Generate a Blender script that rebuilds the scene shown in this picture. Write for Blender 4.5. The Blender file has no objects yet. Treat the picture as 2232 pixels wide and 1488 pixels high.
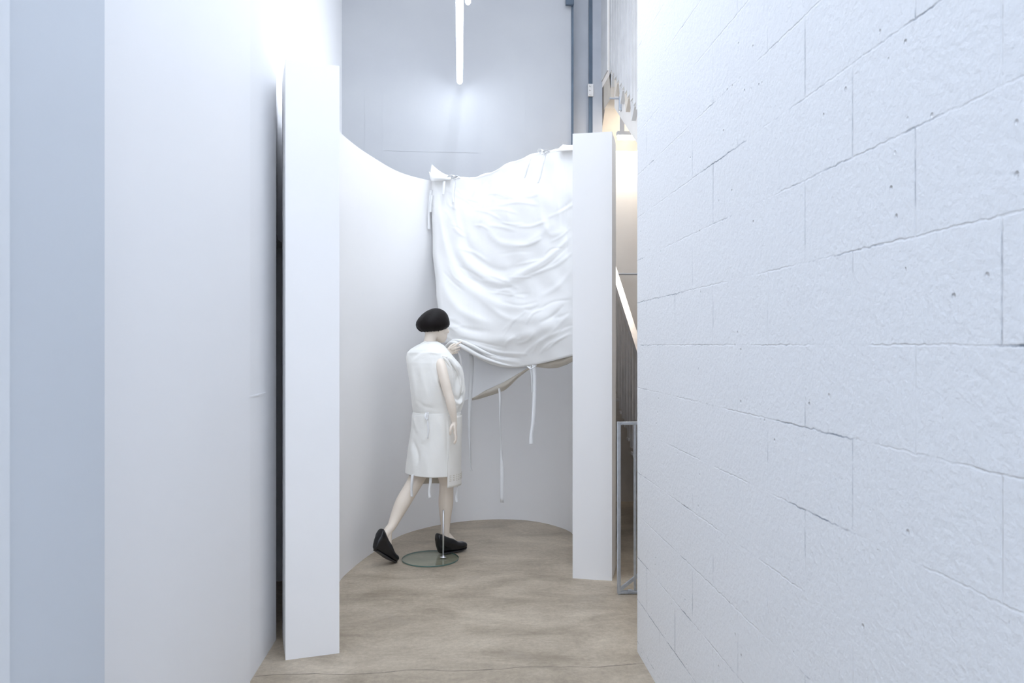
import bpy, bmesh, math, random
import numpy as np
from mathutils import Vector, Matrix, noise as mnoise
random.seed(7)
scene = bpy.context.scene
col = scene.collection

# ------------------------------------------------------------------ camera, world, exposure
F = 1650.0                      # focal length in pixels of the 2232 px wide frame
YAW = math.atan((1116 - 1003) / F)
HOR, EYE = 752.0, 1.5
cam_data = bpy.data.cameras.new('camera')
cam_data.sensor_width = 36.0
cam_data.lens = F / 2232 * 36.0
cam_data.shift_y = (HOR - 744) / 2232
cam_data.clip_start = 0.05
cam_data.dof.use_dof = True
cam_data.dof.focus_distance = 5.6
cam_data.dof.aperture_fstop = 7.0
cam = bpy.data.objects.new('camera', cam_data)
col.objects.link(cam)
cam.location = (0, 0, EYE)
cam.rotation_euler = (math.pi / 2, 0, -YAW)
scene.camera = cam

world = bpy.data.worlds.new('world')
scene.world = world
world.use_nodes = True
bg = world.node_tree.nodes['Background']
bg.inputs['Color'].default_value = (0.81, 0.885, 1.0, 1)   # cool sky fill, let in behind the camera and through an added roof opening
bg.inputs['Strength'].default_value = 2.8

scene.view_settings.view_transform = 'Standard'
scene.view_settings.look = 'None'
scene.view_settings.gamma = 1.0
scene.view_settings.use_curve_mapping = False
scene.view_settings.exposure = 0.2
scene.cycles.diffuse_bounces = 6
scene.cycles.max_bounces = 8
scene.cycles.adaptive_threshold = 0.08

TUBE_STRENGTH = 35.0
WARM_STRENGTH = 80.0

# ------------------------------------------------------------------ survey helpers (image measurement -> point in the room)
def ray(px, py):
    r = (px - 1116) / F; u = (HOR - py) / F
    return Vector((r * math.cos(YAW) + math.sin(YAW), -r * math.sin(YAW) + math.cos(YAW), u))
def at(px, py, Y):
    d = ray(px, py); return Vector((0, 0, EYE)) + d * (Y / d.y)
def atx(px, py, X):
    d = ray(px, py); return Vector((0, 0, EYE)) + d * (X / d.x)
def atz(px, py, Z):
    d = ray(px, py); return Vector((0, 0, EYE)) + d * ((Z - EYE) / d.z)

# ------------------------------------------------------------------ materials
def mat(name, color, rough=0.6, metal=0.0, spec=0.5):
    m = bpy.data.materials.new(name); m.use_nodes = True
    b = m.node_tree.nodes['Principled BSDF']
    b.inputs['Base Color'].default_value = (*color, 1)
    b.inputs['Roughness'].default_value = rough
    b.inputs['Metallic'].default_value = metal
    b.inputs['Specular IOR Level'].default_value = spec
    return m
def nd(m, typ, **kw):
    n = m.node_tree.nodes.new(typ)
    for k, v in kw.items():
        if k in n.inputs: n.inputs[k].default_value = v
        else: setattr(n, k, v)
    return n
def lk(m, a, ao, b, bi): m.node_tree.links.new(a.outputs[ao], b.inputs[bi])
def bsdf(m): return m.node_tree.nodes['Principled BSDF']
def bump(m, height_node, out, strength=0.3, dist=0.01, prev=None):
    b = nd(m, 'ShaderNodeBump'); b.inputs['Strength'].default_value = strength; b.inputs['Distance'].default_value = dist
    lk(m, height_node, out, b, 'Height')
    if prev: lk(m, prev, 'Normal', b, 'Normal')
    lk(m, b, 'Normal', bsdf(m), 'Normal')
    return b
def coords(m, kind='Object'):
    return nd(m, 'ShaderNodeTexCoord'), kind
def noisy(name, color, color2, scale=3.0, rough=0.6, bstr=0.15, bscale=60.0, bdist=0.003, spec=0.4, metal=0.0, stretch=None):
    """paint/stone/metal with soft mottling and a fine relief"""
    m = mat(name, color, rough, metal, spec)
    tc = nd(m, 'ShaderNodeTexCoord')
    mp = nd(m, 'ShaderNodeMapping')
    if stretch: mp.inputs['Scale'].default_value = stretch
    lk(m, tc, 'Object', mp, 'Vector')
    n = nd(m, 'ShaderNodeTexNoise'); n.inputs['Scale'].default_value = scale; n.inputs['Detail'].default_value = 6
    lk(m, mp, 'Vector', n, 'Vector')
    r = nd(m, 'ShaderNodeValToRGB')
    r.color_ramp.elements[0].position = 0.35; r.color_ramp.elements[0].color = (*color2, 1)
    r.color_ramp.elements[1].position = 0.65; r.color_ramp.elements[1].color = (*color, 1)
    lk(m, n, 'Fac', r, 'Fac'); lk(m, r, 'Color', bsdf(m), 'Base Color')
    if bstr:
        n2 = nd(m, 'ShaderNodeTexNoise'); n2.inputs['Scale'].default_value = bscale; n2.inputs['Detail'].default_value = 4
        lk(m, mp, 'Vector', n2, 'Vector')
        bump(m, n2, 'Fac', bstr, bdist)
    return m

M = {}
M['plaster'] = noisy('white_plaster', (.84, .845, .86), (.825, .83, .845), 2.0, .65, .12, 45, .004)
M['panel'] = noisy('smooth_white_panel', (.86, .865, .885), (.85, .855, .875), 1.0, .55, .04, 30, .003)
M['curve'] = noisy('curved_wall_paint', (.905, .898, .90), (.89, .885, .888), 1.6, .6, .05, 70, .002)
M['rearwall'] = noisy('painted_concrete', (.49, .50, .52), (.455, .465, .49), 1.4, .7, .10, 35, .004)
M['shadedwhite'] = noisy('shaded_wall_white', (.62, .66, .715), (.605, .645, .70), 1.2, .6, .05, 40, .003)  # near wall: darker, bluer copy of the wall white, its shade put into the colour
M['ceiling'] = noisy('ceiling_paint', (.82, .83, .85), (.80, .81, .83), 2, .8, 0)
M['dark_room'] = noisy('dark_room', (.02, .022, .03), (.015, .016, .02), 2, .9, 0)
M['stairwall'] = noisy('stairwell_paint', (.78, .75, .71), (.74, .70, .66), 2.2, .7, .1, 40, .004)
M['stairconc'] = noisy('stair_concrete', (.66, .60, .52), (.56, .50, .43), 3.0, .75, .2, 50, .004)
M['underconc'] = noisy('raw_concrete', (.34, .31, .28), (.27, .25, .22), 3.0, .85, .2, 50, .004)
M['galv'] = noisy('galvanised_steel', (.74, .73, .72), (.66, .65, .64), 6, .45, .03, 80, .001, .5, .25)
M['gatesteel'] = noisy('gate_steel', (.56, .60, .66), (.46, .50, .56), 30, .4, .05, 80, .001, .5, .75)
M['steelgrey'] = noisy('grey_painted_steel', (.44, .46, .50), (.40, .42, .46), 4, .5, .04, 60, .002)
M['steelblue'] = noisy('blue_grey_steel', (.10, .14, .19), (.08, .11, .15), 6, .45, .04, 60, .002)
M['chrome'] = noisy('brushed_chrome', (.80, .80, .82), (.72, .72, .75), 20, .3, 0, metal=.9)
M['housing'] = noisy('lamp_housing', (.72, .75, .80), (.68, .71, .76), 6, .4, 0)
M['skin'] = noisy('mannequin_skin', (.85, .755, .655), (.83, .735, .635), 5, .48, .02, 60, .001)
M['shoe'] = noisy('black_leather', (.007, .007, .009), (.004, .004, .006), 12, .24, .12, 90, .002, .5)
M['sole'] = noisy('black_sole', (.03, .03, .032), (.02, .02, .022), 20, .45, .1, 80, .001)

def wig_mat():
    m = mat('black_hair', (.01, .007, .007), .5, 0, .18)
    tc = nd(m, 'ShaderNodeTexCoord'); mp = nd(m, 'ShaderNodeMapping'); mp.inputs['Scale'].default_value = (60, 60, 6)
    lk(m, tc, 'Object', mp, 'Vector')
    n = nd(m, 'ShaderNodeTexNoise'); n.inputs['Scale'].default_value = 4; n.inputs['Detail'].default_value = 5
    lk(m, mp, 'Vector', n, 'Vector')
    r = nd(m, 'ShaderNodeValToRGB')
    r.color_ramp.elements[0].color = (.002, .0012, .0012, 1); r.color_ramp.elements[1].color = (.009, .005, .005, 1)
    lk(m, n, 'Fac', r, 'Fac'); lk(m, r, 'Color', bsdf(m), 'Base Color')
    bump(m, n, 'Fac', .5, .004)
    return m
M['wig'] = wig_mat()

def cloth_mat(name, c1, c2, scale=5, weave=900, wrinkle=14, wstr=.25):
    m = mat(name, c1, .85, 0, .15)
    bsdf(m).inputs['Sheen Weight'].default_value = .15
    tc = nd(m, 'ShaderNodeTexCoord')
    n = nd(m, 'ShaderNodeTexNoise'); n.inputs['Scale'].default_value = scale; n.inputs['Detail'].default_value = 4
    lk(m, tc, 'Object', n, 'Vector')
    r = nd(m, 'ShaderNodeValToRGB')
    r.color_ramp.elements[0].position = .35; r.color_ramp.elements[0].color = (*c2, 1)
    r.color_ramp.elements[1].position = .65; r.color_ramp.elements[1].color = (*c1, 1)
    lk(m, n, 'Fac', r, 'Fac'); lk(m, r, 'Color', bsdf(m), 'Base Color')
    n2 = nd(m, 'ShaderNodeTexNoise'); n2.inputs['Scale'].default_value = wrinkle; n2.inputs['Detail'].default_value = 3
    n2.inputs['Distortion'].default_value = .6
    lk(m, tc, 'Object', n2, 'Vector')
    b1 = bump(m, n2, 'Fac', wstr, .012)
    n3 = nd(m, 'ShaderNodeTexNoise'); n3.inputs['Scale'].default_value = weave
    lk(m, tc, 'Object', n3, 'Vector')
    bump(m, n3, 'Fac', .08, .0008, b1)
    return m
M['cloth'] = cloth_mat('white_dust_cloth', (.85, .845, .835), (.83, .825, .815), wrinkle=9, wstr=.10)
M['tape'] = cloth_mat('white_tape', (.86, .865, .87), (.84, .845, .85), wstr=.05)
M['dress'] = cloth_mat('ivory_dress_cloth', (.91, .90, .865), (.89, .88, .845), wstr=.18)
M['dresspanel'] = cloth_mat('ivory_panel_cloth', (.86, .835, .785), (.84, .815, .765), wstr=.15)
M['lining'] = cloth_mat('beige_lining', (.66, .61, .53), (.60, .55, .47), wstr=.4)
M['board'] = noisy('covered_panel_cloth', (.89, .89, .895), (.87, .87, .88), 3, .8, .1, 300, .001)

def emit(name, color, strength):
    m = bpy.data.materials.new(name); m.use_nodes = True
    nt = m.node_tree; nt.nodes.clear()
    e = nt.nodes.new('ShaderNodeEmission'); o = nt.nodes.new('ShaderNodeOutputMaterial')
    e.inputs['Color'].default_value = (*color, 1); e.inputs['Strength'].default_value = strength
    nt.links.new(e.outputs[0], o.inputs[0])
    return m
M['tube'] = emit('tube_light', (.84, .91, 1.0), TUBE_STRENGTH)
M['warmtube'] = emit('warm_tube_light', (1.0, .90, .77), WARM_STRENGTH)

def glass_mat():
    """thin clear sheet: straight-through light plus mirror reflection by angle"""
    m = bpy.data.materials.new('green_glass'); m.use_nodes = True
    nt = m.node_tree; nt.nodes.clear()
    o = nt.nodes.new('ShaderNodeOutputMaterial'); mx = nt.nodes.new('ShaderNodeMixShader')
    t = nt.nodes.new('ShaderNodeBsdfTransparent'); g = nt.nodes.new('ShaderNodeBsdfGlossy'); f = nt.nodes.new('ShaderNodeMapRange'); lw = nt.nodes.new('ShaderNodeLayerWeight'); pw = nt.nodes.new('ShaderNodeMath')
    t.inputs['Color'].default_value = (.93, .965, .95, 1); g.inputs['Roughness'].default_value = .015; f.inputs['To Min'].default_value = .04; f.inputs['To Max'].default_value = .55
    lw.inputs['Blend'].default_value = .5; pw.operation = 'POWER'; pw.inputs[1].default_value = 5.0
    nt.links.new(lw.outputs['Facing'], pw.inputs[0]); nt.links.new(pw.outputs[0], f.inputs['Value'])
    nt.links.new(f.outputs[0], mx.inputs[0]); nt.links.new(t.outputs[0], mx.inputs[1]); nt.links.new(g.outputs[0], mx.inputs[2]); nt.links.new(mx.outputs[0], o.inputs[0])
    return m
M['glassrim'] = mat('green_glass_rim', (.10, .17, .15), .12)
M['glass'] = glass_mat()

def floor_mat():
    m = mat('polished_concrete', (.4, .36, .31), .42, 0, .4)
    tc = nd(m, 'ShaderNodeTexCoord')
    def noise(scale, detail, rough=.6, dist=0, stretch=None):
        n = nd(m, 'ShaderNodeTexNoise'); n.inputs['Scale'].default_value = scale; n.inputs['Detail'].default_value = detail
        n.inputs['Roughness'].default_value = rough; n.inputs['Distortion'].default_value = dist
        if stretch:
            mp = nd(m, 'ShaderNodeMapping'); mp.inputs['Scale'].default_value = stretch
            mp.inputs['Rotation'].default_value = (0, 0, .12)
            lk(m, tc, 'Object', mp, 'Vector'); lk(m, mp, 'Vector', n, 'Vector')
        else: lk(m, tc, 'Object', n, 'Vector')
        return n
    n1 = noise(1.7, 11, .70, .5, (1, 1.9, 1))
    r1 = nd(m, 'ShaderNodeValToRGB')
    e = r1.color_ramp.elements
    e[0].position = .33; e[0].color = (.285, .235, .175, 1)
    e[1].position = .69; e[1].color = (.56, .485, .385, 1)
    x = r1.color_ramp.elements.new(.5); x.color = (.42, .355, .275, 1)
    lk(m, n1, 'Fac', r1, 'Fac')
    n2 = noise(38, 9, .8)
    r2 = nd(m, 'ShaderNodeValToRGB')
    r2.color_ramp.elements[0].position = .36; r2.color_ramp.elements[0].color = (.82, .81, .80, 1)
    r2.color_ramp.elements[1].position = .64; r2.color_ramp.elements[1].color = (1.10, 1.10, 1.09, 1)
    lk(m, n2, 'Fac', r2, 'Fac')
    mx = nd(m, 'ShaderNodeMixRGB', blend_type='MULTIPLY'); mx.inputs['Fac'].default_value = 1
    lk(m, r1, 'Color', mx, 'Color1'); lk(m, r2, 'Color', mx, 'Color2')
    # pale scuffs
    n3 = noise(5.5, 9, .75, 1.2, (1, 3.5, 1))
    r3 = nd(m, 'ShaderNodeValToRGB')
    r3.color_ramp.elements[0].position = .66; r3.color_ramp.elements[0].color = (0, 0, 0, 1)
    r3.color_ramp.elements[1].position = .76; r3.color_ramp.elements[1].color = (.6, .6, .6, 1)
    lk(m, n3, 'Fac', r3, 'Fac')
    mx2 = nd(m, 'ShaderNodeMixRGB'); mx2.inputs['Color2'].default_value = (.80, .75, .68, 1)
    lk(m, r3, 'Color', mx2, 'Fac'); lk(m, mx, 'Color', mx2, 'Color1')
    # dark stains
    n4 = noise(3.2, 5, .6, .8)
    r4 = nd(m, 'ShaderNodeValToRGB')
    r4.color_ramp.elements[0].position = .60; r4.color_ramp.elements[0].color = (0, 0, 0, 1)
    r4.color_ramp.elements[1].position = .72; r4.color_ramp.elements[1].color = (.5, .5, .5, 1)
    lk(m, n4, 'Fac', r4, 'Fac')
    mx3 = nd(m, 'ShaderNodeMixRGB'); mx3.inputs['Color2'].default_value = (.37, .315, .255, 1)
    lk(m, r4, 'Color', mx3, 'Fac'); lk(m, mx2, 'Color', mx3, 'Color1')
    lk(m, mx3, 'Color', bsdf(m), 'Base Color')
    rr = nd(m, 'ShaderNodeMapRange'); rr.inputs['To Min'].default_value = .30; rr.inputs['To Max'].default_value = .60
    lk(m, n1, 'Fac', rr, 'Value'); lk(m, rr, 'Result', bsdf(m), 'Roughness')
    bump(m, n2, 'Fac', .08, .003)
    return m
M['floor'] = floor_mat()

def block_mat():
    """white painted concrete blocks: running bond joints, pitted face, open joints here and there"""
    m = mat('painted_block', (.89, .90, .92), .5, 0, .35)
    tc = nd(m, 'ShaderNodeTexCoord')
    sep = nd(m, 'ShaderNodeSeparateXYZ'); lk(m, tc, 'Object', sep, 'Vector')
    # wobble the joints a little
    nw = nd(m, 'ShaderNodeTexNoise'); nw.inputs['Scale'].default_value = 34; nw.inputs['Detail'].default_value = 5
    lk(m, tc, 'Object', nw, 'Vector')
    def add(a, ao, k, off):
        mm = nd(m, 'ShaderNodeMath', operation='MULTIPLY_ADD'); mm.inputs[1].default_value = k; mm.inputs[2].default_value = off
        lk(m, a, ao, mm, 0); return mm
    w = add(nw, 'Fac', .012, -.006)
    yy = nd(m, 'ShaderNodeMath', operation='ADD'); yy.inputs[1].default_value = BLOCK_Y; lk(m, sep, 'Y', yy, 0)
    zz = nd(m, 'ShaderNodeMath', operation='ADD'); lk(m, sep, 'Z', zz, 0); lk(m, w, 0, zz, 1)
    zz2 = nd(m, 'ShaderNodeMath', operation='ADD'); zz2.inputs[1].default_value = BLOCK_Z; lk(m, zz, 0, zz2, 0)
    cb = nd(m, 'ShaderNodeCombineXYZ'); lk(m, yy, 0, cb, 'X'); lk(m, zz2, 0, cb, 'Y')
    def brick(mortar, smooth):
        b = nd(m, 'ShaderNodeTexBrick')
        b.offset = .5; b.offset_frequency = 2; b.squash = 1
        for k, v in (('Scale', 1.0), ('Mortar Size', mortar), ('Mortar Smooth', smooth), ('Brick Width', .462), ('Row Height', .207), ('Bias', 0)):
            b.inputs[k].default_value = v
        lk(m, cb, 'Vector', b, 'Vector'); return b
    br = brick(.0034, .8)
    # joint depth varies: nearly filled with paint in places
    nj = nd(m, 'ShaderNodeTexNoise'); nj.inputs['Scale'].default_value = 3.3; nj.inputs['Detail'].default_value = 4
    lk(m, tc, 'Object', nj, 'Vector')
    rj = nd(m, 'ShaderNodeMapRange'); rj.inputs['From Min'].default_value = .44; rj.inputs['From Max'].default_value = .65
    rj.inputs['To Min'].default_value = -.05; rj.inputs['To Max'].default_value = -1.0
    lk(m, nj, 'Fac', rj, 'Value')
    jd = nd(m, 'ShaderNodeMath', operation='MULTIPLY'); lk(m, br, 'Fac', jd, 0); lk(m, rj, 'Result', jd, 1)
    b1 = bump(m, jd, 0, .55, .005)
    # pitted, rolled paint
    n2 = nd(m, 'ShaderNodeTexNoise'); n2.inputs['Scale'].default_value = 62; n2.inputs['Detail'].default_value = 6; n2.inputs['Roughness'].default_value = .6
    lk(m, tc, 'Object', n2, 'Vector')
    b2 = bump(m, n2, 'Fac', .62, .006, b1)
    v = nd(m, 'ShaderNodeTexVoronoi'); v.inputs['Scale'].default_value = 16; v.inputs['Randomness'].default_value = 1
    lk(m, tc, 'Object', v, 'Vector')
    rv = nd(m, 'ShaderNodeMapRange'); rv.inputs['From Min'].default_value = .03; rv.inputs['From Max'].default_value = .10
    lk(m, v, 'Distance', rv, 'Value')
    nv = nd(m, 'ShaderNodeTexNoise'); nv.inputs['Scale'].default_value = 5; lk(m, tc, 'Object', nv, 'Vector')
    gv = nd(m, 'ShaderNodeMath', operation='GREATER_THAN'); gv.inputs[1].default_value = .56; lk(m, nv, 'Fac', gv, 0)
    iv = nd(m, 'ShaderNodeMath', operation='SUBTRACT'); iv.inputs[0].default_value = 1; lk(m, rv, 'Result', iv, 1)
    pit = nd(m, 'ShaderNodeMath', operation='MULTIPLY'); lk(m, iv, 0, pit, 0); lk(m, gv, 0, pit, 1)
    neg = nd(m, 'ShaderNodeMath', operation='MULTIPLY'); neg.inputs[1].default_value = -1; lk(m, pit, 0, neg, 0)
    bump(m, neg, 0, .8, .008, b2)
    # open joints: gap shadow and dirt put into the colour as dark grey
    br2 = brick(.0020, .2)
    no = nd(m, 'ShaderNodeTexNoise'); no.inputs['Scale'].default_value = 2.1; no.inputs['Detail'].default_value = 6; no.inputs['Roughness'].default_value = .7
    mo = nd(m, 'ShaderNodeMapping'); mo.inputs['Location'].default_value = (3.1, 1.7, 0.4)
    lk(m, tc, 'Object', mo, 'Vector'); lk(m, mo, 'Vector', no, 'Vector')
    ro = nd(m, 'ShaderNodeMapRange'); ro.inputs['From Min'].default_value = .53; ro.inputs['From Max'].default_value = .66
    lk(m, no, 'Fac', ro, 'Value')
    op = nd(m, 'ShaderNodeMath', operation='MULTIPLY'); lk(m, br2, 'Fac', op, 0); lk(m, ro, 'Result', op, 1)
    mx = nd(m, 'ShaderNodeMixRGB'); mx.inputs['Color1'].default_value = (.89, .90, .92, 1); mx.inputs['Color2'].default_value = (.20, .23, .28, 1)
    lk(m, op, 0, mx, 'Fac'); lk(m, mx, 'Color', bsdf(m), 'Base Color')
    return m
# joints measured on the wall: course line at eye height, upright joints at Y 2.77 / 2.32 / 1.86 in the course above it
BLOCK_Z = -1.5 + .207 * 20
BLOCK_Y = -2.31 + .462 * 20
M['block'] = block_mat()

# ------------------------------------------------------------------ mesh helpers
WLOC = {}
def tag(o, label=None, cat=None, group=None, kind=None):
    if label: o['label'] = label
    if cat: o['category'] = cat
    if group: o['group'] = group
    if kind: o['kind'] = kind
    return o
def thing(name, label, cat, loc=(0, 0, 0), group=None):
    o = bpy.data.objects.new(name, None); col.objects.link(o)
    o.empty_display_size = .1
    o.location = loc; WLOC[o.name] = Vector(loc)
    return tag(o, label, cat, group)
def finish(name, bm, material, parent=None, smooth=False, origin=None, label=None):
    """link a bmesh given in room coordinates as one mesh object"""
    me = bpy.data.meshes.new(name)
    org = Vector(origin) if origin is not None else (WLOC[parent.name] if parent else Vector((0, 0, 0)))
    bmesh.ops.translate(bm, verts=bm.verts[:], vec=-org)
    bmesh.ops.recalc_face_normals(bm, faces=bm.faces[:])
    if smooth:
        for f in bm.faces: f.smooth = True
    bm.to_mesh(me); bm.free()
    for mm in (material if isinstance(material, (list, tuple)) else [material]): me.materials.append(mm)
    o = bpy.data.objects.new(name, me); col.objects.link(o)
    if parent:
        o.parent = parent; o.location = org - WLOC[parent.name]
    else: o.location = org
    WLOC[o.name] = org
    if label: o['label'] = label
    return o
def structure(name, bm, material, smooth=False):
    return tag(finish(name, bm, material, None, smooth), kind='structure')
def box(bm, x0, x1, y0, y1, z0, z1, bevel=0):
    r = bmesh.ops.create_cube(bm, size=1)
    vs = r['verts']
    for v in vs:
        v.co = Vector(((x0 + x1) / 2 + v.co.x * (x1 - x0), (y0 + y1) / 2 + v.co.y * (y1 - y0), (z0 + z1) / 2 + v.co.z * (z1 - z0)))
    if bevel:
        es = list({e for v in vs for e in v.link_edges})
        bmesh.ops.bevel(bm, geom=es, offset=bevel, segments=2, affect='EDGES', profile=.5)
def prism(bm, pts, z0, z1):
    """footprint polygon extruded upward"""
    lo = [bm.verts.new((x, y, z0)) for x, y in pts]; hi = [bm.verts.new((x, y, z1)) for x, y in pts]
    n = len(pts)
    for i in range(n): bm.faces.new((lo[i], lo[(i + 1) % n], hi[(i + 1) % n], hi[i]))
    bm.faces.new(lo[::-1]); bm.faces.new(hi)
def side_prism(bm, pts, x0, x1):
    """(y, z) outline extruded along x"""
    a = [bm.verts.new((x0, y, z)) for y, z in pts]; b = [bm.verts.new((x1, y, z)) for y, z in pts]
    n = len(pts)
    for i in range(n): bm.faces.new((a[i], a[(i + 1) % n], b[(i + 1) % n], b[i]))
    bm.faces.new(a[::-1]); bm.faces.new(b)
def bar(bm, p, q, w, h, up=(0, 0, 1)):
    """rectangular bar between two points"""
    p, q = Vector(p), Vector(q); d = (q - p).normalized()
    s = d.cross(Vector(up));
    if s.length < 1e-4: s = d.cross(Vector((0, 1, 0)))
    s.normalize(); u = s.cross(d).normalized()
    rings = []
    for c in (p, q):
        rings.append([bm.verts.new(c + s * a * w / 2 + u * b * h / 2) for a, b in ((-1, -1), (1, -1), (1, 1), (-1, 1))])
    for i in range(4): bm.faces.new((rings[0][i], rings[0][(i + 1) % 4], rings[1][(i + 1) % 4], rings[1][i]))
    bm.faces.new(rings[0][::-1]); bm.faces.new(rings[1])
def catmull(P, n):
    """n samples along a Catmull-Rom curve through points"""
    P = [np.array(p, float) for p in P]
    Q = [2 * P[0] - P[1]] + P + [2 * P[-1] - P[-2]]
    out = []
    segs = len(P) - 1
    for k in range(n):
        t = k / (n - 1) * segs; i = min(int(t), segs - 1); t -= i
        a, b, c, d = Q[i:i + 4]
        out.append(.5 * ((2 * b) + (-a + c) * t + (2 * a - 5 * b + 4 * c - d) * t * t + (-a + 3 * b - 3 * c + d) * t ** 3))
    return out
def interp(x, tab):
    """piecewise smooth table lookup: tab = [(x, y)...]"""
    xs = [t[0] for t in tab]; ys = [t[1] for t in tab]
    return float(np.interp(x, xs, ys))
def ring_loft(bm, rings, cap=True, closed=True):
    """rings: lists of points of equal length"""
    R = [[bm.verts.new(p) for p in r] for r in rings]
    n = len(R[0])
    for a, b in zip(R, R[1:]):
        for i in range(n if closed else n - 1):
            bm.faces.new((a[i], a[(i + 1) % n], b[(i + 1) % n], b[i]))
    if cap and closed:
        for r, rev in ((R[0], True), (R[-1], False)):
            c = bm.verts.new(sum((v.co for v in r), Vector()) / n)
            for i in range(n):
                a, b = r[i], r[(i + 1) % n]
                bm.faces.new((b, a, c) if rev else (a, b, c))
    return R
def ellipse(c, ax, ay, n=24, power=2.0):
    pts = []
    for i in range(n):
        t = 2 * math.pi * i / n
        ct, st = math.cos(t), math.sin(t)
        k = 2.0 / power
        pts.append(Vector(c) + Vector(ax) * (abs(ct) ** k * (1 if ct >= 0 else -1)) + Vector(ay) * (abs(st) ** k * (1 if st >= 0 else -1)))
    return pts
def limb(bm, pts, n=18, samples=None, flat=None):
    """tapering limb through (point, radius[, radius2]) with a rounded end; flat = second axis direction"""
    P = [np.array([*p[0], p[1], p[2] if len(p) > 2 else p[1]]) for p in pts]
    S = catmull(P, samples or (len(P) * 5))
    C = [Vector(s[:3]) for s in S]
    rings = []
    for i, s in enumerate(S):
        d = (C[min(i + 1, len(C) - 1)] - C[max(i - 1, 0)]).normalized()
        ref = Vector(flat) if flat is not None else (Vector((1, 0, 0)) if abs(d.x) < .8 else Vector((0, 1, 0)))
        a = (ref - d * ref.dot(d)).normalized(); b = d.cross(a)
        rings.append(ellipse(C[i], a * s[3], b * s[4], n))
    # rounded ends
    def cap_rings(i, sgn):
        d = (C[1] - C[0]).normalized() * -1 if i == 0 else (C[-1] - C[-2]).normalized()
        base = rings[i]; c = C[i]; r = min(S[i][3], S[i][4])
        return [[c + (p - c) * math.cos(t) + d * r * math.sin(t) for p in base] for t in (.45, .9, 1.3)]
    head = cap_rings(0, -1); tail = cap_rings(-1, 1)
    ring_loft(bm, head[::-1] + rings + tail)
def cyl(bm, p, q, r, n=20, r2=None):
    p, q = Vector(p), Vector(q); d = (q - p).normalized()
    ref = Vector((1, 0, 0)) if abs(d.x) < .8 else Vector((0, 1, 0))
    a = (ref - d * ref.dot(d)).normalized(); b = d.cross(a)
    r2 = r if r2 is None else r2
    ring_loft(bm, [ellipse(p, a * r, b * r, n), ellipse(q, a * r2, b * r2, n)])

# ------------------------------------------------------------------ the setting
CEIL = 6.4
BACKY = 7.15
bm = bmesh.new(); box(bm, -2.6, 3.2, -3.2, 8.6, -.12, 0)
structure('floor', bm, M['floor'])
bm = bmesh.new()                                   # saw-cut joint across the floor near the camera: two shallow dark lips
bm2 = bmesh.new()
_r = random.Random(4)
J = [(-.93 + 1.80 * k / 40, 3.505 + .012 * math.sin(k * .5) + _r.uniform(-.006, .006)) for k in range(41)]
for k, (a, b) in enumerate(zip(J, J[1:])): bar(bm2, (*a, .0002), (*b, .0002), _r.uniform(.002, .006), .0012)
bm.free()
tag(finish('trim_floor_joint', bm2, noisy('joint_filler', (.27, .235, .195), (.22, .19, .16), 12, .8, .3, 60, .002)), kind='structure')
bm = bmesh.new(); box(bm, -2.6, 1.0, 5.0, 8.6, CEIL, CEIL + .15); box(bm, 1.0, 3.2, 6.3, 8.6, CEIL, CEIL + .15)  # stops short: gap added out of view so sky light falls in
structure('ceiling', bm, M['ceiling'])

xn = -.80; yn = atx(228, 752, xn).y                 # the near stretch of wall stands a little further into the passage
bm = bmesh.new()
prism(bm, [(-.935, yn), (-.935, 3.93), (-1.55, 3.93), (-1.55, yn)], 0, CEIL)
prism(bm, [(-1.085, 4.9), (-1.10, BACKY), (-1.55, BACKY), (-1.55, 4.9)], 0, CEIL)
prism(bm, [(-.935, 3.93), (-1.0, 4.2), (-1.06, 4.5), (-1.085, 4.9), (-1.55, 4.9), (-1.55, 3.93)], 2.115, CEIL)
structure('wall_left', bm, M['plaster'])
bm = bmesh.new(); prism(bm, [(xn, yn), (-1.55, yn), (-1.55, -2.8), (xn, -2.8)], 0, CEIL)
structure('wall_near', bm, M['shadedwhite'])
bm = bmesh.new()                                   # smooth board lining the corridor side of the pier
box(bm, -.936, -.922, yn + .01, 3.404, .0, 4.35, .002)
structure('trim_wall_board', bm, M['panel'])
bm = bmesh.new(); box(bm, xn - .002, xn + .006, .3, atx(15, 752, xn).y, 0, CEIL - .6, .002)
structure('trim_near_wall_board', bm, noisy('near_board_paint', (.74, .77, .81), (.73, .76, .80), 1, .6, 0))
bm = bmesh.new()                                   # room behind the doorway, its lack of light painted in as near-black
box(bm, -2.5, -2.45, 3.9, 4.95, 0, 2.6); box(bm, -2.5, -1.55, 3.88, 3.93, 0, 2.6); box(bm, -2.5, -1.55, 4.9, 4.95, 0, 2.6); box(bm, -2.5, -1.55, 3.9, 4.95, 2.115, 2.2)
structure('wall_doorway_room', bm, M['dark_room'])

bm = bmesh.new()
prism(bm, [(.865, -2.8), (.865, 3.655), (1.065, 3.655), (1.065, -2.8)], 0, CEIL)
structure('wall_right', bm, M['block'])

xb = at(1246, 150, BACKY).x
bm = bmesh.new(); box(bm, -1.6, xb, BACKY, BACKY + .2, 0, CEIL)
structure('wall_back', bm, M['rearwall'])
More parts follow.
